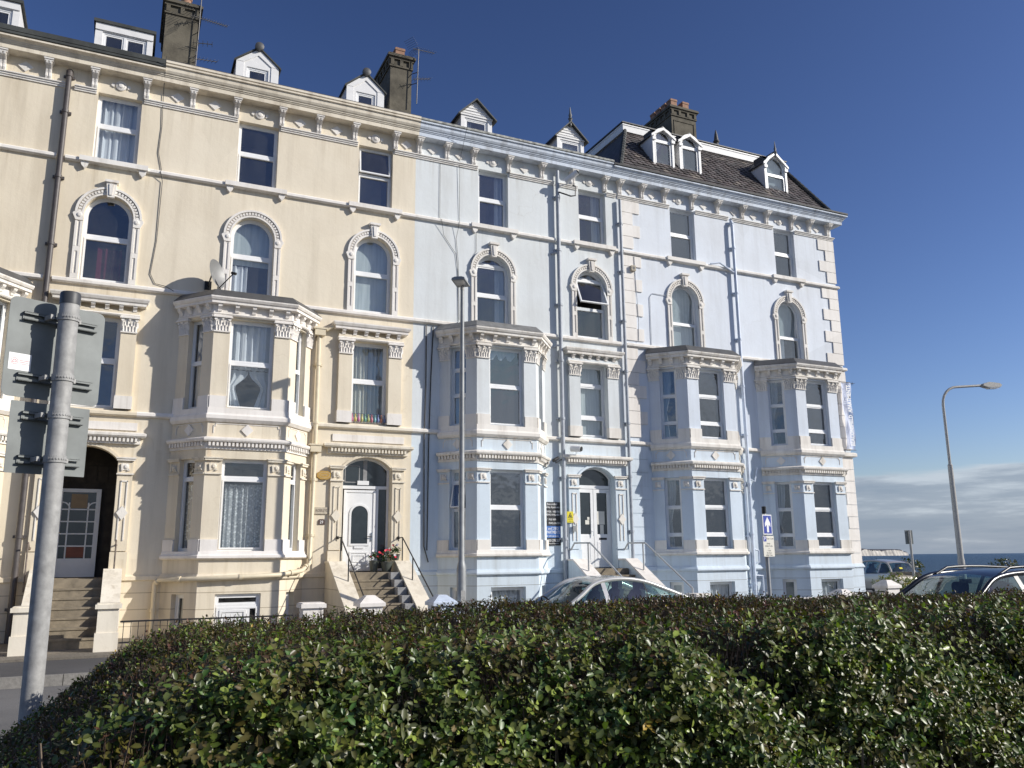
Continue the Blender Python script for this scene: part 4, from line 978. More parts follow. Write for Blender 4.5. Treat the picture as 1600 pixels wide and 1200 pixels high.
d = MB(); d.box(F0, 4.83, 6.72, 0, .03, 2.94, 3.12); d.build('door_panel_band', M['trim_white'], h2)
plinths(h2, [[(a0,0),(a1,0)] for a0, a1 in ((.262,1.05),(4.22,4.78))], 'cream')
sill_corbels(h2, [(2.12,3.13),(5.29,6.26)], 'trim_white')
for u in (.96,2.03,3.18,4.16,5.15,6.31): bracket(h2, u, 'trim_white')
for u, k in ((.6,'lozenge'),(1.5,'lozenge'),(2.62,'disc'),(3.67,'lozenge'),(4.66,'lozenge'),(5.75,'disc'),(6.64,'lozenge')): ornament(h2, u, k, 'trim_white')
low_roof(h2, .26, 6.93, 12.17, 22)
d = MB(); d.extr(F0, [(.22,12.195),(.42,12.195),(.40,12.24),(.22,12.29)], .262, 6.93); d.build('slate_eave', M['slate_plain'], h2)
gable_dormer(h2, 1.99, 3.11, 2.56, 12.1, 13.22, 13.68, -.5, 2.2, 'gutter', (2.27,2.84,12.5,13.10), cap=True)
gable_dormer(h2, 5.0, 6.10, 5.55, 12.1, 13.22, 13.69, -.5, 2.2, 'gutter', (5.28,5.84,12.5,13.10), cap=True)
chimney(h2, 6.36, 7.02, -.8, 1.9, 12.0, 14.78, [(6.70,-.3,.36,True),(6.70,-.95,.36,True)])
downpipe(h2, [(4.38,.10,5.62),(4.38,.10,2.62),(4.36,.10,-.10),(4.1,.45,-.26),(3.5,.98,-.34),(1.8,.98,-.40),(1.0,.25,-.42),(.92,.14,-.5),(.92,.14,-1.66)], 'pipe_cream', .055)
for z in (5.62, 2.62):
    d = MB(); d.box(F0, 4.25, 4.52, .02, .22, z, z+.16); d.box(F0, 4.22, 4.55, .0, .24, z+.16, z+.20); d.build('rainwater_head', M['pipe_cream'], h2)
d = MB(); d.tube([W(4.55,.1,5.80), W(4.75,.12,5.92), W(4.86,.08,5.94)], .05, 8); d.build('branch_pipe', M['pipe_cream'], h2)
# the white door
fd = Fr(cd2, -.20, 0); zb = -.30
OL = arch(0, .635, zb, 2.26, .30, 16)
d = MB(); d.ring(fd, OL, inset(OL, .06), 0, -.07); d.box(fd, -.6, .6, -.06, .012, 1.76, 1.84); d.box(fd, .30, .36, -.06, .008, zb, 1.78)
d.ring(fd, rect(-.54,.29,zb+.03,1.73), rect(-.48,.23,zb+.09,1.67), .02, -.03); d.box(fd, -.48, .23, -.03, .0, zb+.09, 1.67)
al = arch(-.125, .215, .38, 1.12, .21, 14); d.ring(fd, inset(al,-.05), al, .022, 0)
d.ring(fd, rect(-.36,.11,-.16,.18), rect(-.32,.07,-.12,.14), .018, 0); d.ring(fd, rect(-.28,.03,-.08,.10), rect(-.26,.01,-.06,.08), .014, 0)
do = d.build('front_door', M['door_panel'], h2, recalc=False)
d = MB(); d.prism(fd, al, -.0, .010); d.box(fd, .36, .57, -.04, -.02, zb+.03, 1.76); d.prism(fd, clip(inset(OL,.06), 1.84, None), -.05, -.03); d.build('pane', M['dark_glass_door'], do)
d = MB(); d.ring(fd, rect(-.53,-.14,1.92,2.36), rect(-.51,-.16,1.94,2.34), -.03, -.025); d.box(fd, -.05, .05, -.03, -.02, 1.95, 2.5); d.build('fanlight_bars', M['block'], do)
d = MB(); d.box(fd, -.24, .0, .0, .025, .26, .32); d.build('letter_box', M['sign_white'], do)
d = MB(); d.tube([fd(.20,.03,.55), fd(.20,.07,.55), fd(.08,.07,.56)], .012, 6); d.box(fd, .18, .225, .0, .03, .45, .65); d.build('handle', M['chrome'], do)
d = MB(); d.box(fd, -.20, .10, -.03, .01, 1.865, 1.97); d.build('letter_plate', M['sign_white'], do)

# ---- house 3: pale blue
h3 = thing('terraced_house', 'pale grey-blue stucco house with boarded gable dormers and white double front doors', 'house', W(10.3, 0, GZ))
B3 = (7.70, 8.45, 10.22, 10.92)
cd3 = 12.56; o3 = arch(cd3, .60, -.42, 2.26, .30, 16)
holes = [top_hole(8.86,9.81), top_hole(12.21,13.18), arch(9.315,.53,6.32,8.04,.53,20), arch(12.575,.53,6.42,8.04,.53,20), rect(12.53-.47,12.53+.47,3.42,5.6), o3] + bay_holes(7.70,10.92)
house_shell(h3, 6.93, 13.6, holes, 'blue')
top_window(h3, 8.86, 9.81, 10.33, 'right', 4); top_window(h3, 12.21, 13.18, 10.36, 'right', 6)
arch_window(h3, 9.315, 'trim', (7.38, 8.27), 'right', seed=3, z0=6.32); arch_window(h3, 12.575, 'trim', (7.38, 8.27), None, seed=4, tilt=(1, R(24)))
pilaster_window(h3, 12.53, 'trim', 'blue', .37, .47, (4.02,4.98), 'blind', 5, tw=.96)
bay(h3, *B3, 'blue', 'trim', dict(rails_up=(4.55,), rails_g=(1.30,), rails_up_side=(4.3,5.0), rails_g_side=(1.25,1.95), tilt_g=(1, R(14)), c_up=('left','swag','net'), c_g=('left',None,None), roof='lead_pale', glass='glass_hazy')); bay_room(h3, 7.70, 10.92)
doorcase(h3, cd3, .60, 'trim', 'blue', 2.26, .30, .36)
cornice(h3, [(6.932,0),(13.295,0)], 'cornice_blue', 'trim', 12.09, 'lichen')
architrave(h3, [(6.932,8.82,None),(9.85,11.34,None),(11.50,12.17,None),(13.22,13.55,None)], 'trim')
for z in (9.29, 6.29):
    string(h3, [(6.932,0),(11.34,0)], z, 'trim'); string(h3, [(11.50,0),(13.55,0)], z, 'trim')
string(h3, [(6.932,0),(7.70,0)], 3.26, 'trim'); string(h3, [(10.92,0),(11.34,0)], 3.26, 'trim'); string(h3, [(11.50,0),(13.55,0)], 3.26, 'trim')
plinths(h3, [[(a0,0),(a1,0)] for a0, a1 in ((6.932,7.70),(10.92,11.58))], 'blue')
sill_corbels(h3, [(8.86,9.81),(12.21,13.18)], 'trim')
for u in (7.01,7.85,8.68,9.81,10.92,12.0,13.14): bracket(h3, u, 'trim')
for u, k in ((7.43,'lozenge'),(8.27,'lozenge'),(9.32,'disc'),(10.36,'lozenge'),(12.60,'disc')): ornament(h3, u, k, 'trim')
low_roof(h3, 6.93, 13.4, 12.17, 22)
gable_dormer(h3, 8.50, 9.52, 8.98, 12.1, 13.18, 13.66, -.5, 2.2, 'gutter', (8.62,9.38,12.45,13.06), over=.12, board=True, curt='left')
gable_dormer(h3, 11.78, 12.76, 12.25, 12.1, 13.18, 13.66, -.5, 2.2, 'gutter', (11.90,12.64,12.45,13.06), over=.12, board=True, finial=True, curt='blind')
downpipe(h3, [(11.42,.12,11.58),(11.42,.12,-.35),(11.42,.12,-1.66)], 'pipe_grey', .062)
def branch(house, pts, r, mat): d = MB(); d.tube([W(*p) for p in pts], r, 8); d.build('branch_pipe', M[mat], house, smooth=40)
for z, l in ((8.93,.22),(6.05,.20),(3.32,.30)): branch(h3, [(11.42,.12,z), (11.42-l*.5,.10,z+.02), (11.42-l,.02,z-.04)], .03, 'pipe_grey')
branch(h3, [(11.55,.05,.9), (11.55,.05,-.2)], .02, 'pipe_grey')
downpipe(h3, [(13.66,.10,11.05),(13.66,.10,-1.66)], 'pipe_grey', .05)
fd = Fr(cd3, -.22, 0); zb = -.30; OL = arch(0, .60, zb, 2.26, .30, 16)
d = MB(); d.ring(fd, OL, inset(OL, .05), 0, -.07); d.box(fd, -.56, .56, -.06, .015, 1.94, 2.04)
for s_ in (-1, 1):
    x0, x1 = sorted((s_*.008, s_*.545)); d.ring(fd, rect(x0,x1,zb+.02,1.93), rect(x0+.105,x1-.085,.62,1.83), .012, -.03)
    d.box(fd, x0+.08, x1-.08, -.03, .0, zb+.1, .64); d.ring(fd, rect(x0+.1,x1-.1,-.12,.42), rect(x0+.13,x1-.13,-.09,.39), .02, -.01)
do = d.build('front_door', M['door_panel'], h3, recalc=False)
d = MB(); d.box(fd, -.47, -.10, -.03, -.012, .60, 1.85); d.box(fd, .10, .47, -.03, -.012, .60, 1.85); d.prism(fd, clip(inset(OL,.05), 2.04, None), -.05, -.03); d.build('pane', M['dark_glass_door'], do)
for n_ in ((.13,.38,.92,1.30),(.22,.34,.63,.91),(-.27,-.14,.92,1.04),(-.20,-.13,1.05,1.13)): d = MB(); d.box(fd, n_[0], n_[1], -.011, -.008, n_[2], n_[3]); d.build('paper_notice', M['sign_cream'], do)
d = MB(); d.box(fd, .17, .42, .005, .02, .48, .54); d.build('letter_box', M['black'], do)
d = MB(); d.tube([fd(-.06,.02,.72), fd(-.06,.06,.72), fd(-.06,.06,.58)], .013, 6); d.build('handle', M['chrome'], do)
d = MB(); d.box(F0, 11.68, 11.80, .105, .14, .70, .86); d.build('entry_phone', M['steel_post'], h3)

# ---- house 4: the corner house
h4 = thing('terraced_house', 'periwinkle blue corner house with white quoins, two bays and a slate mansard roof', 'house', W(18.2, 0, GZ))
B4, B5 = (14.52, 15.34, 17.13, 17.90), (18.76, 19.64, 21.43, 22.15)
UL, UR = 13.72, 22.75
holes = [top_hole(15.64,16.62), top_hole(20.02,20.94), arch(16.05,.53,6.32,8.04,.53,20), arch(20.43,.53,6.32,8.04,.53,20)] + bay_holes(B4[0],B4[3]) + bay_holes(B5[0],B5[3])
house_shell(h4, 13.6, UR, holes, 'periwinkle')
top_window(h4, 15.64, 16.62, 10.33, None, 4, 'glass_hazy'); top_window(h4, 20.02, 20.94, 10.33, None, 6, 'glass_hazy')
arch_window(h4, 16.05, 'trim', (7.30,), 'blind', seed=3, z0=6.32, glass='glass_hazy', tilt=(1, R(-6))); arch_window(h4, 20.43, 'trim', (7.30,), 'half_blind', seed=4, z0=6.32, glass='glass_hazy', tilt=(1, R(-6)))
cfg = dict(rails_up=(3.95,4.78), rails_g=(.62,1.42), c_up=('tied',None,None), c_g=('tied',None,None), roof='lead', pier=.42, glass='glass_hazy')
bay(h4, *B4, 'periwinkle', 'trim', cfg); bay_room(h4, B4[0], B4[3])
bay(h4, *B5, 'periwinkle', 'trim', dict(cfg, roof='lead')); bay_room(h4, B5[0], B5[3])
cornice(h4, [(13.30,0),(UR,0),(UR,-9)], 'cornice_blue', 'trim', 12.02, 'black_gutter')
architrave(h4, [(13.62,15.60,None),(16.66,18.02,None),(18.18,19.98,None),(20.98,UR,[(20.98,0),(UR,0),(UR,-9)])], 'trim')
for z in (9.29, 6.29):
    string(h4, [(13.74,0),(18.03,0)], z, 'trim'); string(h4, [(18.17,0),(UR,0),(UR,-9)], z, 'trim')
string(h4, [(13.74,0),(B4[0],0)], 3.26, 'trim'); string(h4, [(B4[3],0),(18.03,0)], 3.26, 'trim'); string(h4, [(18.17,0),(B5[0],0)], 3.26, 'trim'); string(h4, [(B5[3],0),(UR,0),(UR,-9)], 3.26, 'trim', .16, .14)
plinths(h4, ([(13.74,0),(B4[0],0)], [(B4[3],0),(B5[0],0)], [(B5[3],0),(UR,0),(UR,-9)]), 'periwinkle', [(-.01,-.44),(.06,-.44),(.09,-.40),(.05,-.30),(-.01,-.28)])
plinths(h4, [[(B5[3]+.02,0),(UR,0),(UR,-9)]], 'periwinkle', [(-.01,-1.74),(.05,-1.74),(.05,-.45),(-.01,-.44)])
sill_corbels(h4, [(15.64,16.62),(20.02,20.94)], 'trim')
for u in (13.69,14.53,15.40,16.51,17.56,18.62,19.69,20.82,21.65,22.52): bracket(h4, u, 'trim')
for u, k in ((14.11,'lozenge'),(14.96,'lozenge'),(16.0,'disc'),(17.03,'lozenge'),(18.3,'lozenge'),(19.15,'lozenge'),(20.3,'disc'),(21.23,'lozenge'),(22.05,'lozenge')): ornament(h4, u, k, 'trim')
qL, qR = MB(), MB(); z = 11.10; i = 0                     # quoins
while z > 3.5:
    h_ = .40
    for lo, hi in ((9.27, 9.44), (6.27, 6.44)):
        if z-h_ < hi and z > lo: h_ = max(.12, z-hi) if z > hi+.1 else 0; 
        if lo < z < hi+.101 or h_ == 0: z = lo-.01; h_ = .36
    big = i % 2 == 0
    qL.box(F0, 13.75, 14.42 if big else 14.16, -.02, .035, z-h_+.015, z)
    for x1 in ((UR-.72) if big else (UR-.40),):
        qR.box(F0, x1, UR+.035, -.02, .035, z-h_+.015, z); qR.box(F0, UR-.02, UR+.0345, -.72 if not big else -.40, -.02, z-h_+.015, z)
    z -= h_; i += 1
z = 3.24
while z > -.2:
    big = i % 2 == 0; h_ = .40; qR.box(F0, UR-.46 if big else UR-.40, UR+.035, -.02, .035, z-h_+.015, z); z -= h_; i += 1
qL.build('quoins', M['trim_white'], h4); qR.build('quoins', M['trim_white'], h4)
d = MB(); z = 3.24
while z > -.2: d.box(F0, 13.75, 14.40, -.02, .02, z-.385, z); z -= .40
d.build('quoins', M['periwinkle'], h4)
downpipe(h4, [(18.10,.07,11.10),(18.10,.12,10.9),(18.10,.12,3.0),(18.06,.12,-1.66)], 'pipe_blue', .055)
downpipe(h4, [(17.97,.06,3.0),(17.97,.08,-.2),(18.02,.10,-1.66)], 'pipe_blue', .035)
for pts, r in (([(17.1,.12,9.42),(17.45,.14,9.50),(18.10,.12,9.22)],.03), ([(18.1,.10,2.4),(18.35,.10,2.3),(18.5,.10,2.75)],.025), ([(18.06,.1,-.6),(18.4,.12,-.62),(18.4,.12,-1.2),(18.1,.1,-1.3)],.03), ([(18.1,.1,.2),(18.3,.12,.15),(18.3,.12,-.2),(18.1,.1,-.25)],.03)): branch(h4, pts, r, 'pipe_blue')
# mansard
ZB, ZT = 12.05, 14.60
pb, pt = .22, -1.70
BL, TL, TR, BR = (13.62, pb, ZB), (15.12, pt, ZT), (22.28, pt, ZT), (22.62, pb, ZB)
d = MB(); bk = -8.6
V = [W(*BL), W(*TL), W(*TR), W(*BR), W(13.62,bk-.9,ZB), W(15.12,bk,ZT), W(22.28,bk,ZT), W(22.62,bk-.9,ZB)]
d.add(V, [(0,3,2,1),(4,0,1,5),(3,7,6,2),(1,2,6,5),(7,4,5,6)])
rf = d.build('mansard_roof', M['slate_plain'], h4)
# individual slates with rounded tails on the front slope
rnd = random.Random(3); rows = 19; vs = []; fs = []; cols = []
nrm = Vector((0, -(ZT-ZB), (pb-pt))).normalized()
for j in range(rows):
    t0, t1 = j/rows, (j+1.35)/rows; t1 = min(t1, 1.0)
    ul = BL[0]+(TL[0]-BL[0])*t0; ur = BR[0]+(TR[0]-BR[0])*t0; wd = .235; n = int((ur-ul)/wd)+1; rounded = 4 <= j <= 14
    for i in range(n):
        a = ul + (i + (.5 if j % 2 else 0) - .25 + rnd.uniform(-.05,.05))*wd; b = a + wd*.965; a = max(a, ul+.01); b = min(b, ur-.01)
        if b-a < .05: continue
        def S(u, t, lift): 
            p = pb+(pt-pb)*t; return W(u, p, ZB+(ZT-ZB)*t) + nrm*lift
        k = len(vs); lf = .028 + rnd.random()*.014; dt = .35/rows; m = (a+b)/2; v0 = t0
        if rounded: pts = [S(a,v0+dt,lf), S(a+(b-a)*.2,v0+dt*.3,lf), S(m,v0,lf), S(b-(b-a)*.2,v0+dt*.3,lf), S(b,v0+dt,lf), S(b,t1,.006), S(a,t1,.006)]
        else: pts = [S(a,v0,lf), S(b,v0,lf), S(b,t1,.006), S(a,t1,.006)]
        vs += pts; fs.append(tuple(range(k, k+len(pts)))); g = rnd.uniform(.07,.15); warm = rnd.uniform(.95,1.08)
        c = (g*warm*1.06, g*.97, g*.95, 1) if rnd.random() > .06 else (g*1.9, g*1.7, g*1.5, 1)
        cols += [c]*len(pts)
d = MB(); d.add(vs, fs); so_ = d.build('roof_slates', M['slate'], rf, recalc=False)
ca = so_.data.color_attributes.new('Col', 'FLOAT_COLOR', 'POINT'); ca.data.foreach_set('color', np.array(cols, dtype=np.float32).ravel())
d = MB()
for A_, B_ in ((BL, TL), (BR, TR)):
    n = 14
    for i in range(n):
        p0 = W(*A_).lerp(W(*B_), i/n); p1 = W(*A_).lerp(W(*B_), (i+1.1)/n); p0 += Vector((0,-.05,.03)); p1 += Vector((0,-.045,.027)); d.tube([p0, p1], .085, 8, .078)
d.build('hip_tiles', M['gutter'], rf, recalc=False)
d = MB(); path = [(15.12-.03,bk),(15.12-.03,pt+.03),(22.28+.03,pt+.03),(22.28+.03,bk)]
d.sweep(path, [(-.05,ZT-.01),(.06,ZT-.01),(.08,ZT+.19),(.10,ZT+.21),(.10,ZT+.25),(-.05,ZT+.28)]); d.build('roof_fascia', M['white'], rf)
d = MB(); d.sweep(path, [(-.05,ZT+.282),(.13,ZT+.282),(.13,ZT+.32),(-.05,ZT+.32)]); d.build('roof_edge', M['lead'], rf)
d = MB(); d.box(F0, 15.0, 22.4, bk, pt, ZT+.24, ZT+.30); d.build('flat_roof', M['lead'], rf)
FP = [(.085,0),(.085,.50),(.13,.53),(.14,.60),(.10,.66),(.125,.74),(.135,.86),(.085,1.0),(.075,1.06),(.12,1.10),(.125,1.15),(.08,1.19),(.085,1.24),(.06,1.42),(.02,1.60),(.004,1.63)]
def roof_finial(u, p, z, s=1.0):
    d = MB(); d.lathe(W(u,p,z), [(r*s, h_*s) for r, h_ in FP], 12); d.build('roof_finial', M['finial'], rf, smooth=50)
roof_finial(20.38, -3.1, 14.90, 1.02); roof_finial(19.33, -3.3, 14.90, .74); roof_finial(16.95, -3.2, 14.90, .72)
def arched_dormer(u0, u1, zb, ze, za, p, depth, g, finial=False, old=False):
    c = (u0+u1)/2; fr = Fr(0, p, 0); hw = (u1-u0)/2; gh = hw-.085; d = MB()
    L = arch(c, gh, zb+.14, ze-.04, gh*.9, 12)
    d.wall(fr, [(u0,zb),(u1,zb),(u1,ze),(c,za),(u0,ze)], [L], 0, .10)
    for x in (u0, u1): d.add([fr(x,0,zb), fr(x,-.0,zb), fr(x,-depth,ze-.25), fr(x,-depth,ze), fr(x,0,ze)], [(0,2,3,4)])
    d.prism(fr, [(u0-.06,ze-.05),(c,za-.02),(u1+.06,ze-.05),(u1+.06,ze+.03),(c,za+.08),(u0-.06,ze+.03)], .0, .06)
    n = 12; A_ = arch(c, gh, 0, ze-.04, gh*.9, n)[2:]; B_ = arch(c, gh+.06, 0, ze-.04, gh*.9+.05, n)[2:]
    for i in range(n): d.prism(fr, [A_[i], A_[i+1], B_[i+1], B_[i]], 0, .035)
    d.box(fr, u0-.02, u1+.02, -.02, .07, zb, zb+.07)
    for s_ in (u0, u1-.1): d.box(fr, s_-.02, s_+.12, 0, .05, ze-.16, ze-.06)
    dm = d.build('dormer', M['white'], h4, recalc=False)
    window(dm, fr, L, (ze-.14,) if not old else (zb+.14+(ze-zb)*.55,), rec=.05, room=.45, inner=True, curt=g, glass='glass_hazy', fw=.04, sw=.03, ex=.02, ez=.02)
    r = MB(); t = .05
    for s_ in (-1, 1):
        ue = u0-.07 if s_ < 0 else u1+.07; vs = [fr(ue,.03,ze-.02), fr(c,.03,za+.085), fr(c,-depth-.2,za+.085), fr(ue,-depth-.2,ze-.02)]
        r.add(vs + [v+Vector((0,0,t)) for v in vs], [(0,1,2,3),(7,6,5,4),(0,4,5,1),(1,5,6,2),(2,6,7,3),(3,7,4,0)])
    r.build('dormer_roof', M['lead'], dm)
    if finial:
        r = MB(); r.lathe(fr(c,.05,za), [(.03,-.12),(.04,0),(.07,.06),(.035,.12),(.05,.2),(.03,.26),(.015,.42),(.004,.5)], 10); r.build('finial', M['lead_pale'], dm, smooth=40)
arched_dormer(15.37, 16.24, 12.68, 13.90, 14.17, -.38, 1.1, 'tied'); arched_dormer(16.46, 17.36, 12.68, 13.90, 14.18, -.38, 1.1, 'left')
arched_dormer(20.19, 21.24, 12.70, 13.86, 14.30, -.38, 1.15, 'blind', True, True)
chimney(h4, 18.18, 19.34, -3.0, 1.7, 14.7, 17.06, [(18.42,-.25,.38,True),(18.98,-.25,.38,True),(18.42,-.62,.38,True),(18.42,-.99,.38,True),(18.42,-1.36,.38,True),(18.98,-.9,.38,True)], panel=True)
# ---------------------------------------------------------------- steps, rails, piers in front of the houses
PZ = -1.66     # level of the front yards (relative to the eye)
def text_mesh(parent, name, body, fr, a, z, q, size, mat, align='CENTER', squeeze=1.0, rot=0.0, bold=.0):
    cu = bpy.data.curves.new(name, 'FONT'); cu.body = body; cu.size = size; cu.align_x = align; cu.align_y = 'CENTER'; cu.offset = bold*size; cu.resolution_u = 2
    tmp = bpy.data.objects.new(name, cu); COL.objects.link(tmp); bpy.context.view_layer.update()
    me = bpy.data.meshes.new_from_object(tmp.evaluated_get(bpy.context.evaluated_depsgraph_get()))
    COL.objects.unlink(tmp); bpy.data.objects.remove(tmp); bpy.data.curves.remove(cu)
    mb = MB(); c, s_ = math.cos(rot), math.sin(rot)
    mb.v = [Vector(fr(a + (v.co.x*squeeze)*c - v.co.y*s_, q, z + (v.co.x*squeeze)*s_ + v.co.y*c)) for v in me.vertices]
    mb.f = [tuple(p.vertices) for p in me.polygons]; bpy.data.meshes.remove(me)
    return mb.build(name, M[mat], parent, recalc=False)

def steps(label, u0, u1, z_top, p_top, n, rise, run, wl, wr, wallmat, topmat, group='front steps', wall_lift=.22, blocks=False, land=.45):
    t = thing('front_steps', label, 'steps', W((u0+u1)/2, p_top+1, PZ), group)
    rnd = random.Random(int(u0*10))
    d = MB(); d.box(F0, u0, u1, .01, p_top, PZ, z_top); d.build('landing', M['step'], t)
    for k in range(n):
        z = z_top - rise*(k+1); d = MB(); p0 = p_top+run*k
        d.box(F0, u0, u1, p0+.002, p0+run, PZ-.02+.0*k, z-.04); d.box(F0, u0, u1, p0+.002, p0+run+.02, z-.04, z); d.build('step', M['step'], t)
        if blocks:
            d = MB(); d.box(F0, u1-.24+.02*rnd.random(), u1-.003, p0+.02, p0+run-.01, z+.002, z+rise*.98); d.build('side_block', M['block'], t)
    pe = p_top + run*n
    for x0, x1 in (wl, wr):
        if x1 <= x0: continue
        sl = rise/run; zt = z_top+wall_lift; pr = [(.02,PZ),(pe,PZ),(pe,zt-sl*(pe-land)),(land,zt),(.02,zt)]
        d = MB(); d.extr(F0, pr, x0, x1); w_ = d.build('side_wall', M[wallmat], t)
        d = MB(); d.extr(F0, [(.02,zt+.002),(land+.02,zt+.002),(pe+.03,zt-sl*(pe-land)+.002),(pe+.03,zt-sl*(pe-land)+.05),(land+.03,zt+.05),(.02,zt+.05)], x0-.025, x1+.025); d.build('coping', M[topmat], w_)
    return t
steps('worn concrete steps rising into the dark open porch of the end house', -1.22, -.14, -.37, .42, 6, .182, .285, (-1.52,-1.24), (-.12,.20), 'cream_old', 'trim_cream', land=.35, wall_lift=.16)
steps('worn concrete steps with grey side blocks up to the white door with an arched pane', 5.14, 6.40, -.32, .62, 7, .172, .29, (4.76,5.12), (6.42,6.76), 'cream', 'trim_cream', blocks=True)
steps('steps with white copings up to the white double doors of the blue house', 11.90, 13.16, -.32, .62, 7, .172, .30, (11.48,11.86), (13.18,13.54), 'blue', 'trim_white')

def handrail(label, u, pts, mat, posts, r=.016, group='handrails beside the front steps', end=None):
    t = thing('handrail', label, 'handrail', W(u, pts[-1][0], pts[-1][1]-.9), group)
    d = MB(); d.tube([W(u, p, z) for p, z in pts], r, 8); d.build('rail', M[mat], t, smooth=40)
    for p, z0, z1 in posts:
        d = MB(); d.tube([W(u, p, z0), W(u, p, z1)], r*.95, 8); d.build('post', M[mat], t, smooth=40)
    d = MB(); d.lathe(W(u, pts[0][0]-.06, pts[0][1]), [(.045,0),(.045,.02),(.03,.05),(.012,.06)], 10, (0,-1,0)); d.build('wall_fixing', M[mat], t, smooth=40)
    return t
sl = .172/.29
handrail('black iron handrail left of the cream house steps, nearest the bay', 5.03, [(.12,.52),(.42,.52),(2.9,.52-2.48*sl)], 'iron', [(.42,-.10,.52),(1.25,-.52,.03),(2.9,-1.62,.52-2.48*sl)])
handrail('black iron handrail on the blue house side of the cream house steps', 6.60, [(.12,.52),(.42,.52),(2.9,.52-2.48*sl)], 'iron', [(.42,-.10,.52),(1.25,-.52,.03),(2.9,-1.62,.52-2.48*sl)])
sl = .172/.30
handrail('grey tubular handrail left of the blue house double doors', 11.62, [(.10,.20),(.30,.38),(1.15,.37),(1.25,.32),(3.2,.32-1.95*sl)], 'rail_grey', [(1.05,-.36,.37),(3.2,-1.62,.32-1.95*sl)], .024)
handrail('grey tubular handrail right of the blue house double doors, beside the quoins', 13.38, [(.10,.20),(.30,.38),(1.15,.37),(1.25,.32),(3.2,.32-1.95*sl)], 'rail_grey', [(1.05,-.36,.37),(3.2,-1.62,.32-1.95*sl)], .024)
sl = .182/.285
handrail('rusty iron handrail right of the dark porch steps', .06, [(.08,.35),(.38,.45)], 'rust_rail', [(.36,-.28,.45)], .018)
handrail('rusty iron handrail left of the dark porch steps, next to the brown pipe', -1.62, [(.10,.28),(.42,.40),(.43,.38)], 'rust_rail', [(.42,-.62,.40)], .018)

def pier(label, u, p, w, zt, mat, capmat, kind='flat', group='gate piers along the pavement', h0=PZ-.04):
    t = thing('gate_pier', label, 'pier', W(u, p, h0), group); fr = Fr(u, p, 0)
    d = MB(); d.box(fr, -w/2, w/2, -w/2, w/2, h0, zt-.10); d.box(fr, -w/2-.025, w/2+.025, -w/2-.025, w/2+.025, h0, h0+.38); d.build('shaft', M[mat], t, recalc=False)
    d = MB(); e = w/2+.05
    if kind == 'flat': d.box(fr, -e, e, -e, e, zt-.10, zt-.02); d.box(fr, -e+.03, e-.03, -e+.03, e-.03, zt-.02, zt)
    else:
        d.box(fr, -e, e, -e, e, zt-.22, zt-.15); vs = [fr(x, q, z) for x, q, z in ((-e,-e,zt-.15),(e,-e,zt-.15),(e,e,zt-.15),(-e,e,zt-.15),(-.09,-.09,zt),(.09,-.09,zt),(.09,.09,zt),(-.09,.09,zt))]
        d.add(vs, [(0,1,5,4),(1,2,6,5),(2,3,7,6),(3,0,4,7),(4,5,6,7)])
    d.build('cap', M[capmat], t, recalc=False); return t
pier('cream gate pier left of the dark porch steps', -1.36, 2.75, .36, -.80, 'trim_cream', 'trim_cream')
pier('cream gate pier right of the dark porch steps, against the black rail', .02, 2.75, .36, -.78, 'trim_cream', 'trim_cream')
pier('white flat-topped gate pier in front of the basement of the cream house', 3.72, 3.5, .40, -.85, 'trim_white', 'trim_white')
pier('white gate pier with a pyramid cap at the foot of the cream house steps', 4.92, 3.5, .44, -.74, 'trim_white', 'trim_white', 'pyramid')
pier('pale blue gate pier with a pyramid cap left of the tall lamp column', 6.58, 3.3, .46, -.78, 'pipe_blue', 'pipe_blue', 'pyramid')
pier('white gate pier left of the one-way sign under the blue bay', 13.4, 3.4, .40, -.92, 'trim_white', 'trim_white')
pier('white stepped gate pier under the last bay of the corner house', 18.25, 3.4, .52, -.93, 'trim_white', 'trim_white', 'pyramid')
pier('white gate pier with a steep cap at the street corner beside the shrub', 20.1, 3.3, .46, -.72, 'trim_white', 'trim_white', 'pyramid')

def railing(label, u0, u1, p, zt, mat, bars, group='railings'):
    t = thing('railing', label, 'railing', W((u0+u1)/2, p, PZ), group)
    d = MB(); d.box(F0, u0, u1, p-.02, p+.02, zt-.03, zt); d.build('top_rail', M[mat], t)
    d = MB(); d.box(F0, u0, u1, p-.015, p+.015, PZ+.12, PZ+.15); d.build('bottom_rail', M[mat], t)
    n = int((u1-u0)/bars); first = None
    for i in range(n):
        u = u0 + (u1-u0)*(i+.5)/n
        if first is None: d = MB(); d.tube([W(u,p,PZ), W(u,p,zt+.0)], .008, 6); first = d.build('bar', M[mat], t)
        else: twin(first, Vector(first['_w']) + Vector((u-u00,0,0)), t)
        if i == 0: u00 = u
railing('black iron railing in front of the cream basement window', .24, 3.50, 2.75, -1.12, 'iron', .13)
railing('black iron railing at the corner beside the white stepped pier', 18.55, 19.85, 3.4, -1.02, 'iron', .12)
def low_wall(label, u0, u1, p, zt, mat):
    t = thing('garden_wall', label, 'wall', W((u0+u1)/2, p, PZ)); d = MB(); d.box(F0, u0, u1, p-.11, p+.11, PZ-.04, zt-.06); d.build('wall_body', M[mat], t)
    d = MB(); d.box(F0, u0, u1, p-.14, p+.14, zt-.058, zt); d.build('coping', M[mat], t)
low_wall('low pale blue garden wall in front of the blue house bay', 6.85, 11.3, 3.3, -1.15, 'pipe_blue')
low_wall('low white garden wall in front of the corner house bays', 13.65, 17.95, 3.4, -1.12, 'trim_white')

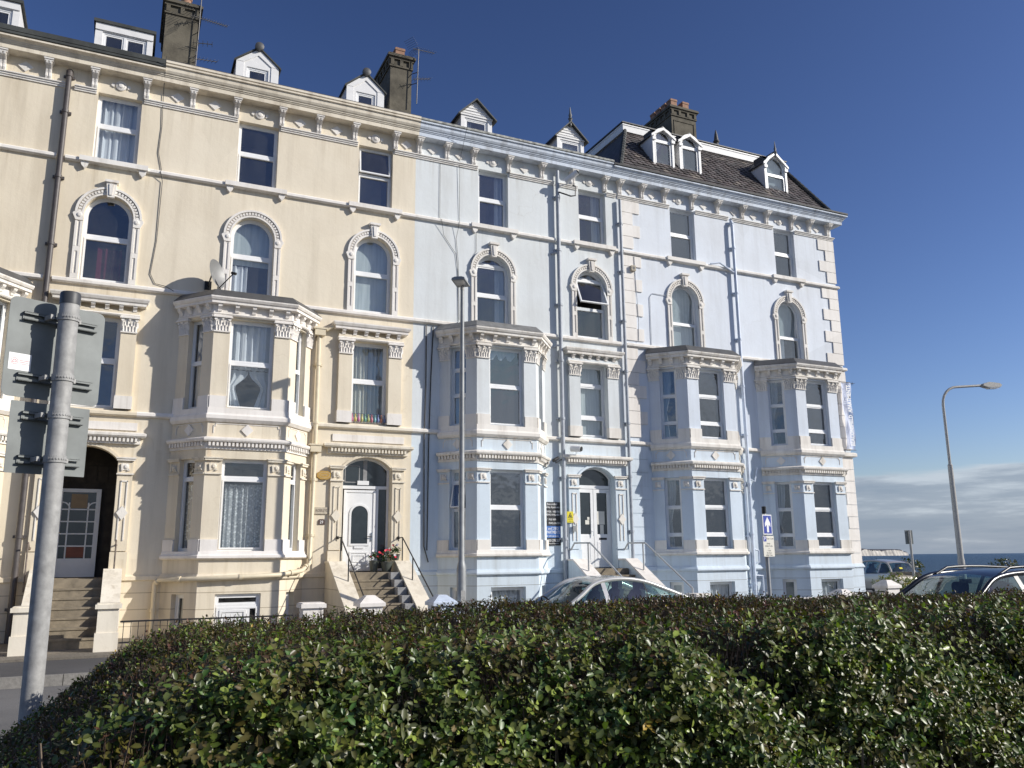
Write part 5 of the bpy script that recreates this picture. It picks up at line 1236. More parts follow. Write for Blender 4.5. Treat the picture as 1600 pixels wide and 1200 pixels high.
# flower pots by the white door
def pot(label, u, p, z, r, h, seed, reds):
    t = thing('flower_pot', label, 'plant pot', W(u, p, z), 'flower pots beside the white door')
    d = MB(); d.lathe(W(u,p,z), [(r*.68,0),(r*.9,h*.6),(r,h*.92),(r*1.08,h*.93),(r*1.08,h),(r*.9,h),(r*.88,h-.03)], 16); d.build('pot', M['clay_pot'], t, smooth=40)
    rnd = random.Random(seed); d = MB(); cols = []
    for i in range(150):
        a, e, rr = rnd.uniform(0, 2*PI), rnd.uniform(-.3, 1.4), rnd.uniform(.35, 1.0)*r*1.45
        c = W(u,p,z+h) + Vector((math.cos(a)*math.cos(e)*rr, math.sin(a)*math.cos(e)*rr, .06+math.sin(e)*rr*.95)); s_ = rnd.uniform(.02,.04)
        x = Vector((rnd.uniform(-1,1), rnd.uniform(-1,1), rnd.uniform(-.6,.6))).normalized(); y = x.cross(Vector((rnd.uniform(-1,1), rnd.uniform(-1,1), 1))).normalized()
        d.add([c-x*s_, c-y*s_*.5, c+x*s_, c+y*s_*.5], [(0,1,2,3)]); g = rnd.uniform(.03,.09); cols += [(g*.7, g*1.2, g*.4, 1)]*4
    o = d.build('foliage', M['leaf'], t, recalc=False); ca = o.data.color_attributes.new('Col', 'FLOAT_COLOR', 'POINT'); ca.data.foreach_set('color', np.array(cols, dtype=np.float32).ravel())
    for nm, mt, k in (('red_flowers','red_petal',reds),('white_flowers','white_petal',max(3,reds//2))):
        d = MB()
        for i in range(k):
            a, e = rnd.uniform(0, 2*PI), rnd.uniform(0, 1.3); rr = r*1.5; c = W(u,p,z+h) + Vector((math.cos(a)*math.cos(e)*rr, math.sin(a)*math.cos(e)*rr, .07+math.sin(e)*rr))
            d.lathe(c, [(.004,0),(.028,.012),(.032,.02),(.012,.016)], 6, (rnd.uniform(-.5,.5), -1, rnd.uniform(0,1)))
        d.build(nm, M[mt], t, recalc=False)
pot('round grey pot of red flowers at the right of the white door', 6.20, .42, -.318, .15, .24, 3, 6)
pot('dark tall pot with few red flowers close to the white door', 5.92, .26, -.318, .12, .28, 5, 4)
pot('small pot of pale flowers raised on the right-hand step wall', 6.48, .24, -.045, .11, .16, 8, 1)

# ---------------------------------------------------------------- things fixed to the houses
t = thing('satellite_dish', 'grey satellite dish on the roof of the cream house bay', 'satellite dish', W(1.72, .50, 6.2))
dc = W(1.78, .52, 6.80); ax = Vector((.77, -.60, .20)).normalized()
def dish(name, par, c, axis, r, asp=1.1):
    zax = axis.normalized(); xax = Vector((0,0,1)).cross(zax).normalized(); yax = zax.cross(xax); d = MB(); P_ = []
    for i in range(7):
        rr = r*i/6; P_.append([c + xax*rr*math.cos(a) + yax*rr*asp*math.sin(a) + zax*(.28*r*(i/6)**2 - .28*r) for a in [2*PI*k/28 for k in range(29)]])
    d.grid(P_); o = d.build(name, M['plastic_dish'], par, smooth=60, recalc=False); return xax, yax, zax
xa, ya, za = dish('reflector', t, dc, ax, .33, 1.12)
foot = dc - ya*.37 + za*.0; lnb = dc + za*.42 - ya*.12
d = MB(); d.tube([dc - za*.10 - ya*.1, foot, lnb], .014, 6); d.build('arm', M['black'], t)
d = MB(); d.tube([lnb - za*.05 + ya*.03, lnb + za*.06 - ya*.03], .035, 8); d.build('receiver', M['black'], t)
d = MB(); d.tube([dc - za*.10, dc - za*.16, W(1.62,.02,6.62)], .02, 6); d.box(F0, 1.54, 1.70, .0, .03, 6.52, 6.74); d.build('bracket', M['black'], t)

def aerial(label, mast_base, mast_top, booms, cat='TV aerial', group='TV aerials on the roofs', stays=()):
    t = thing('tv_aerial', label, cat, mast_base, group); d = MB(); d.tube([mast_base, mast_top], .014, 8); d.build('mast', M['aerial'], t, smooth=40)
    for (h, az, tilt, L, n, el, back) in booms:
        c = Vector(mast_base).lerp(Vector(mast_top), h); dr = Vector((math.sin(R(az))*math.cos(R(tilt)), math.cos(R(az))*math.cos(R(tilt)), math.sin(R(tilt)))); sd = dr.cross(Vector((0,0,1))).normalized(); uu = sd.cross(dr)
        b = MB(); b.tube([c - dr*L*.25, c + dr*L*.75], .011, 6); bo = b.build('boom', M['aerial'], t)
        e = MB()
        for i in range(n):
            p = c - dr*L*.2 + dr*L*.93*(i/(n-1)); l = el*(1 - .25*i/n); e.tube([p - sd*l, p + sd*l], .0055, 4)
            if el < .14: e.tube([p - uu*l*.7, p + uu*l*.7], .0055, 4)
        e.build('elements', M['aerial'], bo)
        if back:
            e = MB()
            for k in range(5):
                for s_ in (-1, 1): q = c - dr*L*.25 + uu*s_*(.05+.05*k) - dr*.03*k; e.tube([q - sd*.2, q + sd*.2], .006, 4)
            e.build('reflector', M['aerial'], bo)
    for a, b_ in stays:
        s = MB(); s.tube([a, b_], .012, 6); s.build('wall_arm', M['aerial'], t)
    return t
fx = Fr(0, -.8, 0)
aerial('three-tier TV aerial on the front of the sooty chimney at far left', W(.99,-.68,12.85), W(1.02,-.68,15.2), [(.62, 62, 14, 1.15, 15, .10, True), (.30, 95, 6, .5, 5, .16, False), (.10, 70, 16, .8, 8, .14, False)], stays=[(W(.95,-.80,13.2), W(.99,-.68,13.2)), (W(.95,-.80,13.9), W(1.0,-.68,13.9))])
aerial('TV aerial on a long mast beside the middle chimney', W(7.13,-.62,13.20), W(7.17,-.62,15.02), [(.99, 64, 18, .95, 10, .15, True), (.45, 70, 24, .7, 6, .12, False)], stays=[(W(7.0,-.82,13.9), W(7.15,-.62,13.9)), (W(7.0,-.82,14.25), W(7.16,-.62,14.25))])
aerial('small TV aerial on the side wall of the corner house', W(22.98,-.35,4.9), W(22.98,-.35,6.0), [(.93, 80, 8, .95, 12, .12, True)], stays=[(W(22.74,-.35,5.6), W(22.98,-.35,5.6))])
aerial('TV aerial behind the corner house roof ridge at far right', W(22.3,-5.2,12.1), W(22.3,-5.2,13.3), [(.75, 75, 14, 1.3, 11, .16, True), (.35, 85, 4, 1.0, 8, .13, False)])

# sign board, plates
t = thing('sign_board', 'tall black and blue apartments board with white lettering between the bay and the pipe', 'sign', W(11.08, .02, .32)); fr = Fr(11.085, .0, 0)
d = MB(); d.box(fr, -.265, .255, .0, .03, .32, 1.52); d.build('board', M['sign_black'], t)
d = MB(); d.box(fr, -.262, .252, .03, .033, .53, .855); d.build('blue_panel', M['sign_blue'], t)
for tx, z, s, sq, al, b in (('Beaconsfield',1.46,.085,.74,'CENTER',.01),('Holiday Apartments',1.375,.080,.72,'CENTER',.01),('MIDWEEK - WEEKEND',1.25,.075,.66,'CENTER',.012),('BREAKS AVAILABLE',1.165,.075,.70,'CENTER',.012),('FREE WIFI',1.03,.072,.72,'LEFT',.012),('PRIME LOCATION',.93,.072,.66,'LEFT',.012),('1 and 2 BED',.785,.105,.74,'CENTER',.014),('APARTMENTS',.68,.115,.66,'CENTER',.014),('all with sea views',.58,.072,.74,'CENTER',.01),('01503 295 253',.455,.098,.74,'CENTER',.014),('www.beaconsfieldapartments',.375,.045,.70,'CENTER',.005)):
    text_mesh(t, 'lettering', tx, fr, -.12 if al == 'LEFT' else -.005, z, .0345, s, 'sign_white', al, sq, 0, b)
d = MB(); d.prism(fr, [(-.23,1.02),(-.20,.98),(-.14,1.07),(-.15,1.08),(-.20,1.01),(-.22,1.035)], .03, .034); d.build('tick_mark', M['block'], t)
t = thing('warning_sign', 'small yellow camera warning sign beside the blue house doorway', 'sign', W(11.60, .11, .95)); fr = Fr(11.61, .10, 0)
d = MB(); d.box(fr, -.10, .10, .0, .012, .95, 1.26); d.build('plate', M['sign_yellow'], t)
d = MB(); d.ring(fr, [(-.075,1.08),(.075,1.08),(0,1.23)], [(-.052,1.094),(.052,1.094),(0,1.198)], .012, .015); d.build('triangle', M['sign_black'], t)
d = MB(); d.prism(fr, [(-.035,1.12),(.02,1.105),(.03,1.14),(-.02,1.155)], .012, .015); d.build('camera_symbol', M['sign_black'], t)
text_mesh(t, 'lettering', 'CCTV', fr, 0, 1.035, .0135, .055, 'sign_black', bold=.01); text_mesh(t, 'lettering', 'IN OPERATION', fr, 0, .985, .0135, .028, 'sign_black', squeeze=.85)
t = thing('name_plate', 'beige stone name plate with dark lettering left of the white door', 'sign', W(4.62, .02, 1.10)); fr = Fr(4.615, 0, 0)
d = MB(); d.box(fr, -.19, .19, .0, .035, 1.10, 1.265); d.build('plate', M['stone_plate'], t); text_mesh(t, 'lettering', 'ROSELEYS', fr, 0, 1.182, .0365, .092, 'slate_num', squeeze=.72, bold=.008)
t = thing('number_plate', 'small dark arched house number 29 under the name plate', 'sign', W(4.63, .02, .84)); fr = Fr(4.63, 0, 0)
d = MB(); d.prism(fr, [(-.085,.84),(.085,.84),(.085,.93),(.05,.975),(-.05,.975),(-.085,.93)], .0, .02); d.build('plate', M['slate_num'], t); text_mesh(t, 'lettering', '29', fr, 0, .90, .0215, .10, 'sign_white', squeeze=.85, bold=.01)
t = thing('wall_plaque', 'ochre oval plaque high on the cream wall left of the white door', 'plaque', W(4.64, .02, 1.95)); fr = Fr(4.645, 0, 0)
d = MB(); d.prism(fr, [(-.175,2.01),(-.09,1.955),(.09,1.955),(.175,2.01),(.175,2.11),(.09,2.165),(-.09,2.165),(-.175,2.11)], .0, .07); d.build('plate', M['ochre'], t)
d = MB(); d.ring(fr, [(.14*math.cos(a), 2.06+.075*math.sin(a)) for a in [2*PI*k/20 for k in range(20)]], [(.132*math.cos(a), 2.06+.068*math.sin(a)) for a in [2*PI*k/20 for k in range(20)]], .07, .073); d.build('rim', M['stone_plate'], t)
text_mesh(t, 'lettering', 'HOUSE', fr, 0, 2.06, .0715, .05, 'stone_plate', squeeze=.9)
# banner down the corner
t = thing('banner', 'vertical pale blue banner with white lettering on the corner of the blue house', 'banner', W(22.6, .2, 3.5)); fr = Fr(22.56, .20, 0)
m_, nt_, b_ = new_mat('thin_banner_cloth'); b_.inputs['Base Color'].default_value = (.42,.52,.80,1); b_.inputs['Roughness'].default_value = .8; b_.inputs['Alpha'].default_value = .82
nz = noise(nt_, pos(nt_, (6,6,1.4)), 1, 4); rr_ = ramp(nt_, [(.35, (.46,.54,.76)), (.65, (.66,.71,.84))]); nt_.links.new(nz, rr_.inputs[0]); nt_.links.new(rr_.outputs[0], b_.inputs['Base Color']); M['banner'] = m_
P_ = []
for j in range(25):
    v = j/24; row = []
    for i in range(9):
        x = i/8; row.append(fr(-.20 + x*.42 + .03*math.sin(v*7), .02*math.sin(v*17+x*5) + .03*math.sin(x*6+v*3), 3.52+v*2.32))
    P_.append(row)
MB().grid(P_).build('cloth', M['banner'], t, smooth=60, recalc=False)
text_mesh(t, 'lettering', 'BEACONSFIELD  APARTMENTS', fr, .05, 4.68, .075, .25, 'sign_white', squeeze=.62, rot=PI/2, bold=.03)
for z in (3.50, 5.86):
    d = MB(); d.tube([fr(-.22,-.2,z), fr(-.22,0,z), fr(.24,0,z)], .012, 6); d.build('hanging_bar', M['aerial'], t)
# cameras and lights on the pipes
def camera(label, c, dr, L, r, mat, arm):
    t = thing('security_camera', label, 'security camera', c, 'security cameras'); c = Vector(c); dr = Vector(dr).normalized()
    d = MB(); d.tube([c - dr*L/2, c + dr*L/2], r, 12); d.build('housing', M[mat], t, smooth=40)
    d = MB(); d.tube([c + dr*(L/2+.002), c + dr*(L/2+.03)], r*.75, 12); d.build('lens', M['black'], t, smooth=40)
    d = MB(); d.tube([c, c - Vector((0,0,r*2)), Vector(arm)], .018, 6); d.build('arm', M[mat], t); return t
camera('white floodlight camera at the top of the grey downpipe', W(11.72,.45,11.30), (.55,-.55,.5), .46, .085, 'sign_white', W(11.42,.12,11.05))
camera('black bullet camera low on the pipe pointing left', W(11.02,.42,2.68), (-.8,-.5,-.35), .26, .05, 'black', W(11.36,.12,2.72))
camera('white dome camera housing low on the pipe pointing right', W(11.72,.34,3.02), (.6,-.75,-.1), .30, .09, 'sign_white', W(11.46,.12,2.86))
t = thing('hook_bracket', 'black hooked bracket near the top of the grey downpipe', 'bracket', W(11.6,.2,10.8)); d = MB(); d.tube([W(11.42,.19,10.86), W(11.75,.35,10.72), W(11.88,.40,10.74), W(11.90,.40,11.05), W(11.80,.38,11.07)], .022, 6); d.build('hook', M['iron'], t)
def cable(label, pts, r=.012, mat='iron', group='cables running down the walls'):
    t = thing('cable', label, 'cable', W(*pts[-1]), group); d = MB(); d.tube([W(*p) for p in pts], r, 5); d.build('wire', M[mat], t)
cable('loose cable down the join between the two cream houses', [(.25,.60,12.2),(.26,.03,11.5),(.29,.02,10.6),(.26,.02,9.9),(.36,.02,9.45),(.34,.12,9.36),(.40,.03,9.15),(.38,.02,7.6),(.30,.02,6.75),(.42,.02,6.52),(.66,.03,6.48),(.84,.11,6.36)], .009, 'aerial')
cable('long cable looping beside the blue arched window', [(7.66,.02,11.2),(7.66,.02,9.45),(7.68,.12,9.36),(7.78,.02,8.95),(8.15,.02,8.45),(8.22,.02,7.9),(8.24,.02,6.45),(8.1,.12,6.36)], .0055)
cable('cable falling straight from the gutter left of the blue arched window', [(8.25,.62,12.1),(8.25,.05,11.3),(8.26,.02,9.5),(8.22,.12,9.36),(8.16,.02,8.9),(8.23,.02,8.2),(8.27,.02,6.5)], .0055)
cable('cable dropping to the top of the blue arched window', [(8.78,.02,9.28),(8.78,.02,8.62),(8.66,.02,8.4),(8.60,.08,8.2)], .005)
cable('thick black cable beside the blue bay, left of two', [(7.30,.03,6.25),(7.30,.04,4.6),(7.27,.04,3.1),(7.30,.04,.3),(7.42,.05,-.1)], .016)
cable('thick black cable beside the blue bay, right of two', [(7.50,.03,6.25),(7.44,.04,4.8),(7.40,.04,3.0),(7.38,.05,.2)], .016)
cable('white wire bent over the wall beside the corner house arched window', [(15.28,.03,8.12),(14.80,.02,8.13),(14.70,.02,8.0),(14.69,.02,6.44)], .010, 'pipe_grey')
cable('wire down the left quoins of the corner house', [(14.15,.05,9.25),(14.18,.05,8.2),(14.22,.05,7.2),(14.2,.05,6.5)], .009, 'pipe_grey')
t = thing('alarm_box', 'small alarm box on the left quoins of the corner house', 'alarm box', W(14.05,.05,8.75)); d = MB(); d.box(F0, 13.99, 14.15, .036, .13, 8.75, 8.92); d.build('case', M['stone_plate'], t); d = MB(); d.box(F0, 14.03, 14.11, .13, .135, 8.79, 8.88); d.build('grille', M['black'], t)
# coloured ornaments on the first-floor sill
t = thing('sill_ornaments', 'string of small coloured ornaments along the cream first-floor window sill', 'ornaments', W(5.75,.02,3.44))
d = MB(); d.tube([W(5.28,.0,3.68), W(6.22,.0,3.68)], .008, 6); d.tube([W(5.28,.0,3.46), W(6.22,.0,3.46)], .006, 6); d.build('guard_rail', M['chrome'], t)
for i, c in enumerate([(.65,.05,.25),(.8,.65,.05),(.7,.1,.4),(.75,.7,.1),(.08,.45,.3),(.55,.6,.1),(.7,.08,.15),(.1,.5,.55),(.08,.15,.5),(.75,.2,.05),(.1,.2,.55)]):
    key = 'orn%d' % i; M[key] = plain('ornament_colour_%d' % i, tuple(.55*k+.12 for k in c), .4); d = MB(); u = 5.32+.086*i
    d.lathe(W(u,.012,3.47), [(.012,0),(.034,.03),(.036,.09),(.02,.12),(.012,.17),(.02,.19),(.006,.205)], 8); d.build('ornament', M[key], t, smooth=60)

# ---------------------------------------------------------------- street furniture
def lathe_at(x, y, prof, n=16): d = MB(); d.lathe((x, y, 0), prof, n); return d
t = thing('street_lamp', 'tall slim grey lamp column standing in front of the pale blue bay', 'street lamp', (7.04, 17.68, .15), 'street lamps'); X, Y = 7.04, 17.68
lathe_at(X, Y, [(.105,.15),(.105,1.62),(.088,1.72),(.070,1.78),(.058,5.0),(.045,8.12)]).build('column', M['steel_post'], t, smooth=30)
d = MB(); d.box(WF(X,Y,0), -.05, .05, .098, .109, .55, 1.15); d.build('column_door', M['galv'], t)
hf = WF(X, Y, 8.20, R(-35)); d = MB(); d.prism(hf, [(-.16,-.0),(.16,.0),(.15,.05),(.08,.075),(-.08,.075),(-.15,.05)], -.14, .44); d.build('lamp_head', M['steel_post'], t)
d = MB(); d.box(hf, -.12, .12, .04, .40, -.012, -.002); d.build('lens', M['lamp_lens'], t)
d = MB(); d.lathe(hf(0,.0,-.12), [(.05,0),(.05,.13)], 12); d.build('spigot', M['galv'], t, smooth=40)
t = thing('street_lamp', 'tall lamp column with a curved arm rising behind the dark car by the sea', 'street lamp', (29.0, 22.0, 0), 'street lamps'); X, Y = 29.0, 22.0
lathe_at(X, Y, [(.13,0),(.125,1.6),(.11,1.7),(.09,5.2),(.055,5.25),(.052,7.6)]).build('column', M['galv'], t, smooth=30)
ad = Vector((.98, -.2, 0)).normalized(); a0 = Vector((X, Y, 7.55)); arc_ = [a0] + [a0 + ad*(.75*(1-math.cos(th))) + Vector((0,0,.75*math.sin(th))) for th in [PI/2*k/6 for k in range(1, 7)]] + [a0 + ad*1.98 + Vector((0,0,.86))]
MB().tube(arc_, .05, 10).build('arm', M['galv'], t, smooth=40)
e = arc_[-1]; hz_ = WF(e.x, e.y, e.z, math.atan2(ad.y, ad.x)); d = MB(); d.prism(hz_, [(-.08,-.03),(.15,-.09),(.72,-.06),(.80,.03),(.70,.10),(.2,.13),(-.08,.04)], -.13, .13); d.build('lamp_head', M['galv'], t)
d = MB(); d.prism(hz_, [(.16,-.092),(.70,-.064),(.62,-.11),(.25,-.13)], -.11, .11); d.build('lens', M['lamp_lens'], t)

t = thing('traffic_sign', 'one-way arrow sign above an ivory parking plate on a dark post', 'road sign', (14.05, 15.75, .15)); X, Y = 14.05, 15.75; fr = WF(X, Y, 0, R(8))
lathe_at(X, Y, [(.045,.1),(.045,2.95),(.04,2.97)]).build('post', M['steel_post'], t, smooth=40)
lathe_at(X, Y, [(.052,2.83),(.052,2.99),(.03,3.0)]).build('post_cap', M['black'], t, smooth=40)
d = MB(); d.box(fr, -.16, .16, .06, .075, 2.33, 2.80); pl = d.build('arrow_plate', M['sign_white'], t)
d = MB(); d.box(fr, -.135, .135, .075, .079, 2.355, 2.775); d.build('blue_field', M['sign_navy'], pl)
d = MB(); d.prism(fr, [(-.035,2.385),(.035,2.385),(.035,2.56),(.095,2.51),(.095,2.60),(0,2.745),(-.095,2.60),(-.095,2.51),(-.035,2.56)], .079, .082); d.build('white_arrow', M['sign_white'], pl)
d = MB(); d.box(fr, -.19, .19, .06, .075, 1.82, 2.30); pl = d.build('parking_plate', M['sign_cream'], t)
d = MB(); d.box(fr, -.175, -.075, .075, .078, 2.17, 2.285); d.build('blue_square', M['sign_navy'], pl); text_mesh(pl, 'lettering', 'P', fr, -.125, 2.228, .0795, .11, 'sign_white', bold=.012)
for tx, z, s, a in (('8 am - 6 pm',2.235,.055,.055),('Permit',2.12,.05,-.01),('holders A only',2.065,.05,0),('or',2.01,.04,0),('1 hour',1.96,.05,0),('No return',1.905,.048,0),('within 1 hour',1.855,.048,0)):
    text_mesh(pl, 'lettering', tx, fr, a, z, .0765, s, 'sign_black', squeeze=.85, bold=.006)
t = thing('traffic_sign', 'grey back of a small road sign on a post near the beige car', 'road sign', (31.2, 26.0, 0)); X, Y = 31.2, 26.0
t.location = (X, Y, 0); t['_w'] = [X, Y, 0]
lathe_at(X, Y, [(.055,0),(.05,2.86)]).build('post', M['galv'], t, smooth=40); d = MB(); d.box(WF(X,Y,0,R(-20)), -.17, .17, -.09, -.06, 2.27, 2.86); d.build('sign_plate', M['sign_back'], t)

# the near sign seen from behind
X, Y = -.298, 4.93
t = thing('traffic_sign', 'backs of two grey road signs clamped to a thick galvanised post at the left', 'road sign', (X, Y, 0))
lathe_at(X, Y, [(.049,0),(.049,3.22)], 32).build('post', M['galv'], t, smooth=40)
lathe_at(X, Y, [(.0505,3.205),(.0515,3.262),(.047,3.272),(.02,3.276)], 32).build('post_cap', M['cap_grey'], t, smooth=40)
fs_ = WF(X, Y, 0, R(27))                # the plates stand beyond the post
def rr(a0, a1, z0, z1, r, n=6):
    L = []
    for cx, cz, t0 in ((a1-r, z0+r, -PI/2), (a1-r, z1-r, 0), (a0+r, z1-r, PI/2), (a0+r, z0+r, PI)):
        L += [(cx + r*math.cos(t0+PI/2*k/n), cz + r*math.sin(t0+PI/2*k/n)) for k in range(n+1)]
    return L
def plate(name, a0, a1, z0, z1, r, rails):
    d = MB(); d.prism(fs_, rr(a0, a1, z0, z1, r), -.128, -.125); pl = d.build(name, M['sign_back'], t)
    for z in rails:
        d = MB(); c0, c1 = a0+(a1-a0)*.13, a1-(a1-a0)*.10
        d.box(fs_, c0, c1, -.125, -.10, z-.022, z-.017); d.box(fs_, c0, c1, -.125, -.10, z+.017, z+.022); d.box(fs_, c0, c1, -.124, -.119, z-.017, z+.017)
        d.box(fs_, c0, c1, -.103, -.10, z-.022, z-.010); d.box(fs_, c0, c1, -.103, -.10, z+.010, z+.022); d.build('channel', M['sign_back'], pl)
        d = MB(); d.lathe((X, Y, z-.018), [(.050,0),(.0545,.0),(.0545,.036),(.050,.036)], 32); 
        for k in range(9): th = R(27) - PI/2 - 1.0 + .25*k; d.lathe(Vector((X, Y, z)) + Vector((math.cos(th), math.sin(th), 0))*.0545, [(.006,-.001),(.006,.0025),(.002,.003)], 8, (math.cos(th), math.sin(th), 0))
        d.box(fs_, -.080, -.062, -.10, -.025, z-.012, z+.012); d.box(fs_, .062, .080, -.10, -.025, z-.012, z+.012); d.build('clamp', M['galv'], t, recalc=False)
    return pl
up_ = plate('sign_plate', -.245, .255, 2.695, 3.23, .035, (3.13, 2.80))
lo_ = plate('sign_plate', -.19, .215, 2.30, 2.675, .004, (2.60, 2.37))
st = MB(); st.box(fs_, -.225, -.115, -.1245, -.1235, 2.835, 2.925); sk = st.build('sticker', M['sign_white'], up_)
d = MB(); cx, cz = -.196, 2.882; n = 20
d.ring(fs_, [(cx+.018*math.cos(2*PI*k/n), cz+.018*math.sin(2*PI*k/n)) for k in range(n)], [(cx+.0155*math.cos(2*PI*k/n), cz+.0155*math.sin(2*PI*k/n)) for k in range(n)], -.1235, -.123)
d.ring(fs_, arch(cx, .010, cz-.008, cz, .010, 8), arch(cx, .006, cz-.005, cz, .006, 8), -.1235, -.123)
d.box(fs_, -.172, -.125, -.1235, -.123, 2.886, 2.889); d.box(fs_, -.172, -.130, -.1235, -.123, 2.877, 2.880); d.box(fs_, -.172, -.124, -.1235, -.123, 2.868, 2.8705)
lg = d.build('red_logo', M['pink'], up_)
t.rotation_euler[1] = R(-.25)              # the post leans a little
# ---------------------------------------------------------------- parked cars
def crom(P, n):
    """smooth curve through tuples"""
    out = []; m = len(P)
    for i in range(m-1):
        p0, p1, p2, p3 = P[max(i-1,0)], P[i], P[i+1], P[min(i+2,m-1)]
        for k in range(n):
            t = k/n; out.append(tuple(.5*((2*b)+(-a+c)*t+(2*a-5*b+4*c-d)*t*t+(-a+3*b-3*c+d)*t*t*t) for a, b, c, d in zip(p0,p1,p2,p3)))
    out.append(P[-1]); return out
def car(label, x, y, yaw, paint, L, W_, belt, hood, tail, rail, iw, ir, pillars, wheels=(1.35,-1.3), rails=False, drive_right=True, sticker=False):
    t = thing('parked_car', label, 'car', (x, y, 0), 'cars parked along the street'); c, s_ = math.cos(yaw), math.sin(yaw)
    T = lambda a, b, z: Vector((x + a*c - b*s_, y + a*s_ + b*c, z))
    # lower body: rings along the length
    st = crom([(L/2, .70, .42, .50), (L/2-.12, .80, .30, .60), (L/2-.5, .90, .24, hood-.14), (L/2-1.15, .97, .22, hood), (rail[0][0]+.02, 1.0, .20, belt-.02), (.2, 1.0, .20, belt), (-.9, 1.0, .20, belt+.02), (rail[-1][0]-.05, .985, .21, tail+.01), (-L/2+.25, .93, .26, tail-.06), (-L/2+.06, .86, .32, tail-.22), (-L/2, .80, .40, .62)], 5)
    P_ = []
    for (a, w, zb, zt) in st:
        h = W_/2*w; zm = zb+(zt-zb)*.45; half = [(h*.82, zb), (h*.97, zb+.08), (h, zm), (h*.99, zm+(zt-zm)*.55), (h*.945, zt-.03), (h*.86, zt), (h*.5, zt+.025), (0, zt+.035)]
        P_.append([T(a, b, z) for b, z in half] + [T(a, -b, z) for b, z in half[-2::-1]])
    d = MB(); d.grid(P_); n = len(P_[0])
    for row in (0, len(P_)-1): d.f.append(tuple(row*n+k for k in range(n)))
    body = d.build('body', M[paint], t, smooth=38)
    # cabin: side rails
    rl = crom(rail, 6); k1, k2 = iw*6, ir*6
    def cross(i, m=8, lift=1.0):
        a, z, b = rl[i]; f = .055*lift
        dz = (rl[min(i+1,len(rl)-1)][1]-rl[max(i-1,0)][1]); dx = (rl[min(i+1,len(rl)-1)][0]-rl[max(i-1,0)][0]); ln = math.hypot(dx, dz) or 1
        nx, nz = dz/ln, -dx/ln
        if nz < 0: nx, nz = -nx, -nz
        return [T(a + nx*f*(1-(2*j/m-1)**2)*1.2, b*(1-2*j/m), z + nz*f*(1-(2*j/m-1)**2)) for j in range(m+1)]
    d = MB(); d.grid([cross(i) for i in range(k1, k2+1)]); d.build('roof', M[paint], t, smooth=50)
    d = MB(); d.grid([cross(i) for i in range(0, k1+1)]); d.build('windscreen', M['car_glass'], t, smooth=60, recalc=False)
    d = MB(); d.grid([cross(i) for i in range(k2, len(rl))]); rg = d.build('rear_window', M['car_glass'], t, smooth=60, recalc=False)
    for s in (1, -1):
        d = MB(); d.tube([T(a, s*b, z) for a, z, b in rl], .042, 8); d.build('roof_pillar', M[paint], t, smooth=60)
        bt = lambda a: (W_/2*.925, belt + (.02 if a < -.5 else 0))
        G = []
        for i in range(2, len(rl)-2):
            a, z, b = rl[i]; yb, zb = bt(a)
            if z - zb < .03: continue
            G.append([T(a, s*(b + (yb-b)*v + .012*math.sin(PI*v)), z + (zb-z)*v) for v in (0,.25,.5,.75,1)])
        d = MB(); d.grid(G); d.build('side_window', M['car_glass'], t, smooth=60, recalc=False)
        for pa, wd in pillars:
            j = min(range(len(rl)), key=lambda q: abs(rl[q][0]-pa)); a, z, b = rl[j]; yb, zb = bt(a)
            d = MB(); pts = [(s*(b + (yb-b)*v + .012*math.sin(PI*v) + .006), z + (zb-z)*v) for v in (0,.33,.66,1)]
            d.grid([[T(a-wd, q, zz), T(a+wd, q, zz)] for q, zz in pts]); d.build('door_pillar', M[paint if wd > .03 else 'trimblack'], t, recalc=False)
        d = MB(); lo = rl[2][0]; hi = rl[-3][0]; d.tube([T(lo+(hi-lo)*k/8, s*(W_/2*.94), bt(lo+(hi-lo)*k/8)[1]+.0) for k in range(9)], .016, 6); d.build('waist_trim', M['trimblack'], t)
        d = MB(); m0 = T(rl[1][0]-.28, s*(W_/2+.04), belt+.05); d.lathe(m0, [(.01,-.05),(.075,-.04),(.085,.03),(.06,.07),(.01,.08)], 12, T(1,0,0)-T(0,0,0)); d.tube([m0, T(rl[1][0]-.28, s*(W_/2*.93), belt+.02)], .02, 6); d.build('door_mirror', M[paint], t, smooth=60)
        d = MB(); hw = W_/2*.80; d.grid([[T(L/2-.10-.18*u, s*(hw-.36+.36*u), .62+.02*u), T(L/2-.14-.22*u, s*(hw-.36+.38*u), .76+.03*u)] for u in (0,.33,.66,1)]); d.build('headlight', M['lamp_lens'], t, recalc=False)
        d = MB(); d.grid([[T(-L/2+.02+.10*u, s*(hw-.2+.25*u), .72), T(-L/2+.08+.16*u, s*(hw-.2+.24*u), tail-.14)] for u in (0,.5,1)]); d.build('tail_light', M['red_lens'], t, recalc=False)
        if rails:
            d = MB(); q = [T(rl[k1+1][0]-.06, s*(rl[k1+2][2]-.06), rl[k1+1][1]+.02)] + [T(rl[i][0], s*(rl[i][2]-.06), rl[i][1]+.085) for i in range(k1+4, k2-1, 2)] + [T(rl[k2][0]+.05, s*(rl[k2][2]-.06), rl[k2][1]+.02)]
            d.tube(q, .022, 8); d.build('roof_rail', M['trimblack'], t, smooth=60)
        for wa in wheels:
            w_ = MB(); cc = T(wa, s*(W_/2-.11), .315); axv = T(0, s, 0)-T(0,0,0)
            w_.lathe(cc, [(.20,-.10),(.30,-.105),(.318,-.07),(.318,.07),(.30,.105),(.20,.10)], 28, axv); wh = w_.build('wheel', M['tyre'], t, smooth=40)
            w_ = MB(); w_.lathe(cc, [(.21,.07),(.21,.09),(.19,.095),(.06,.075),(.03,.095),(.004,.098)], 24, axv); w_.build('rim', M['chrome'], wh, smooth=40)
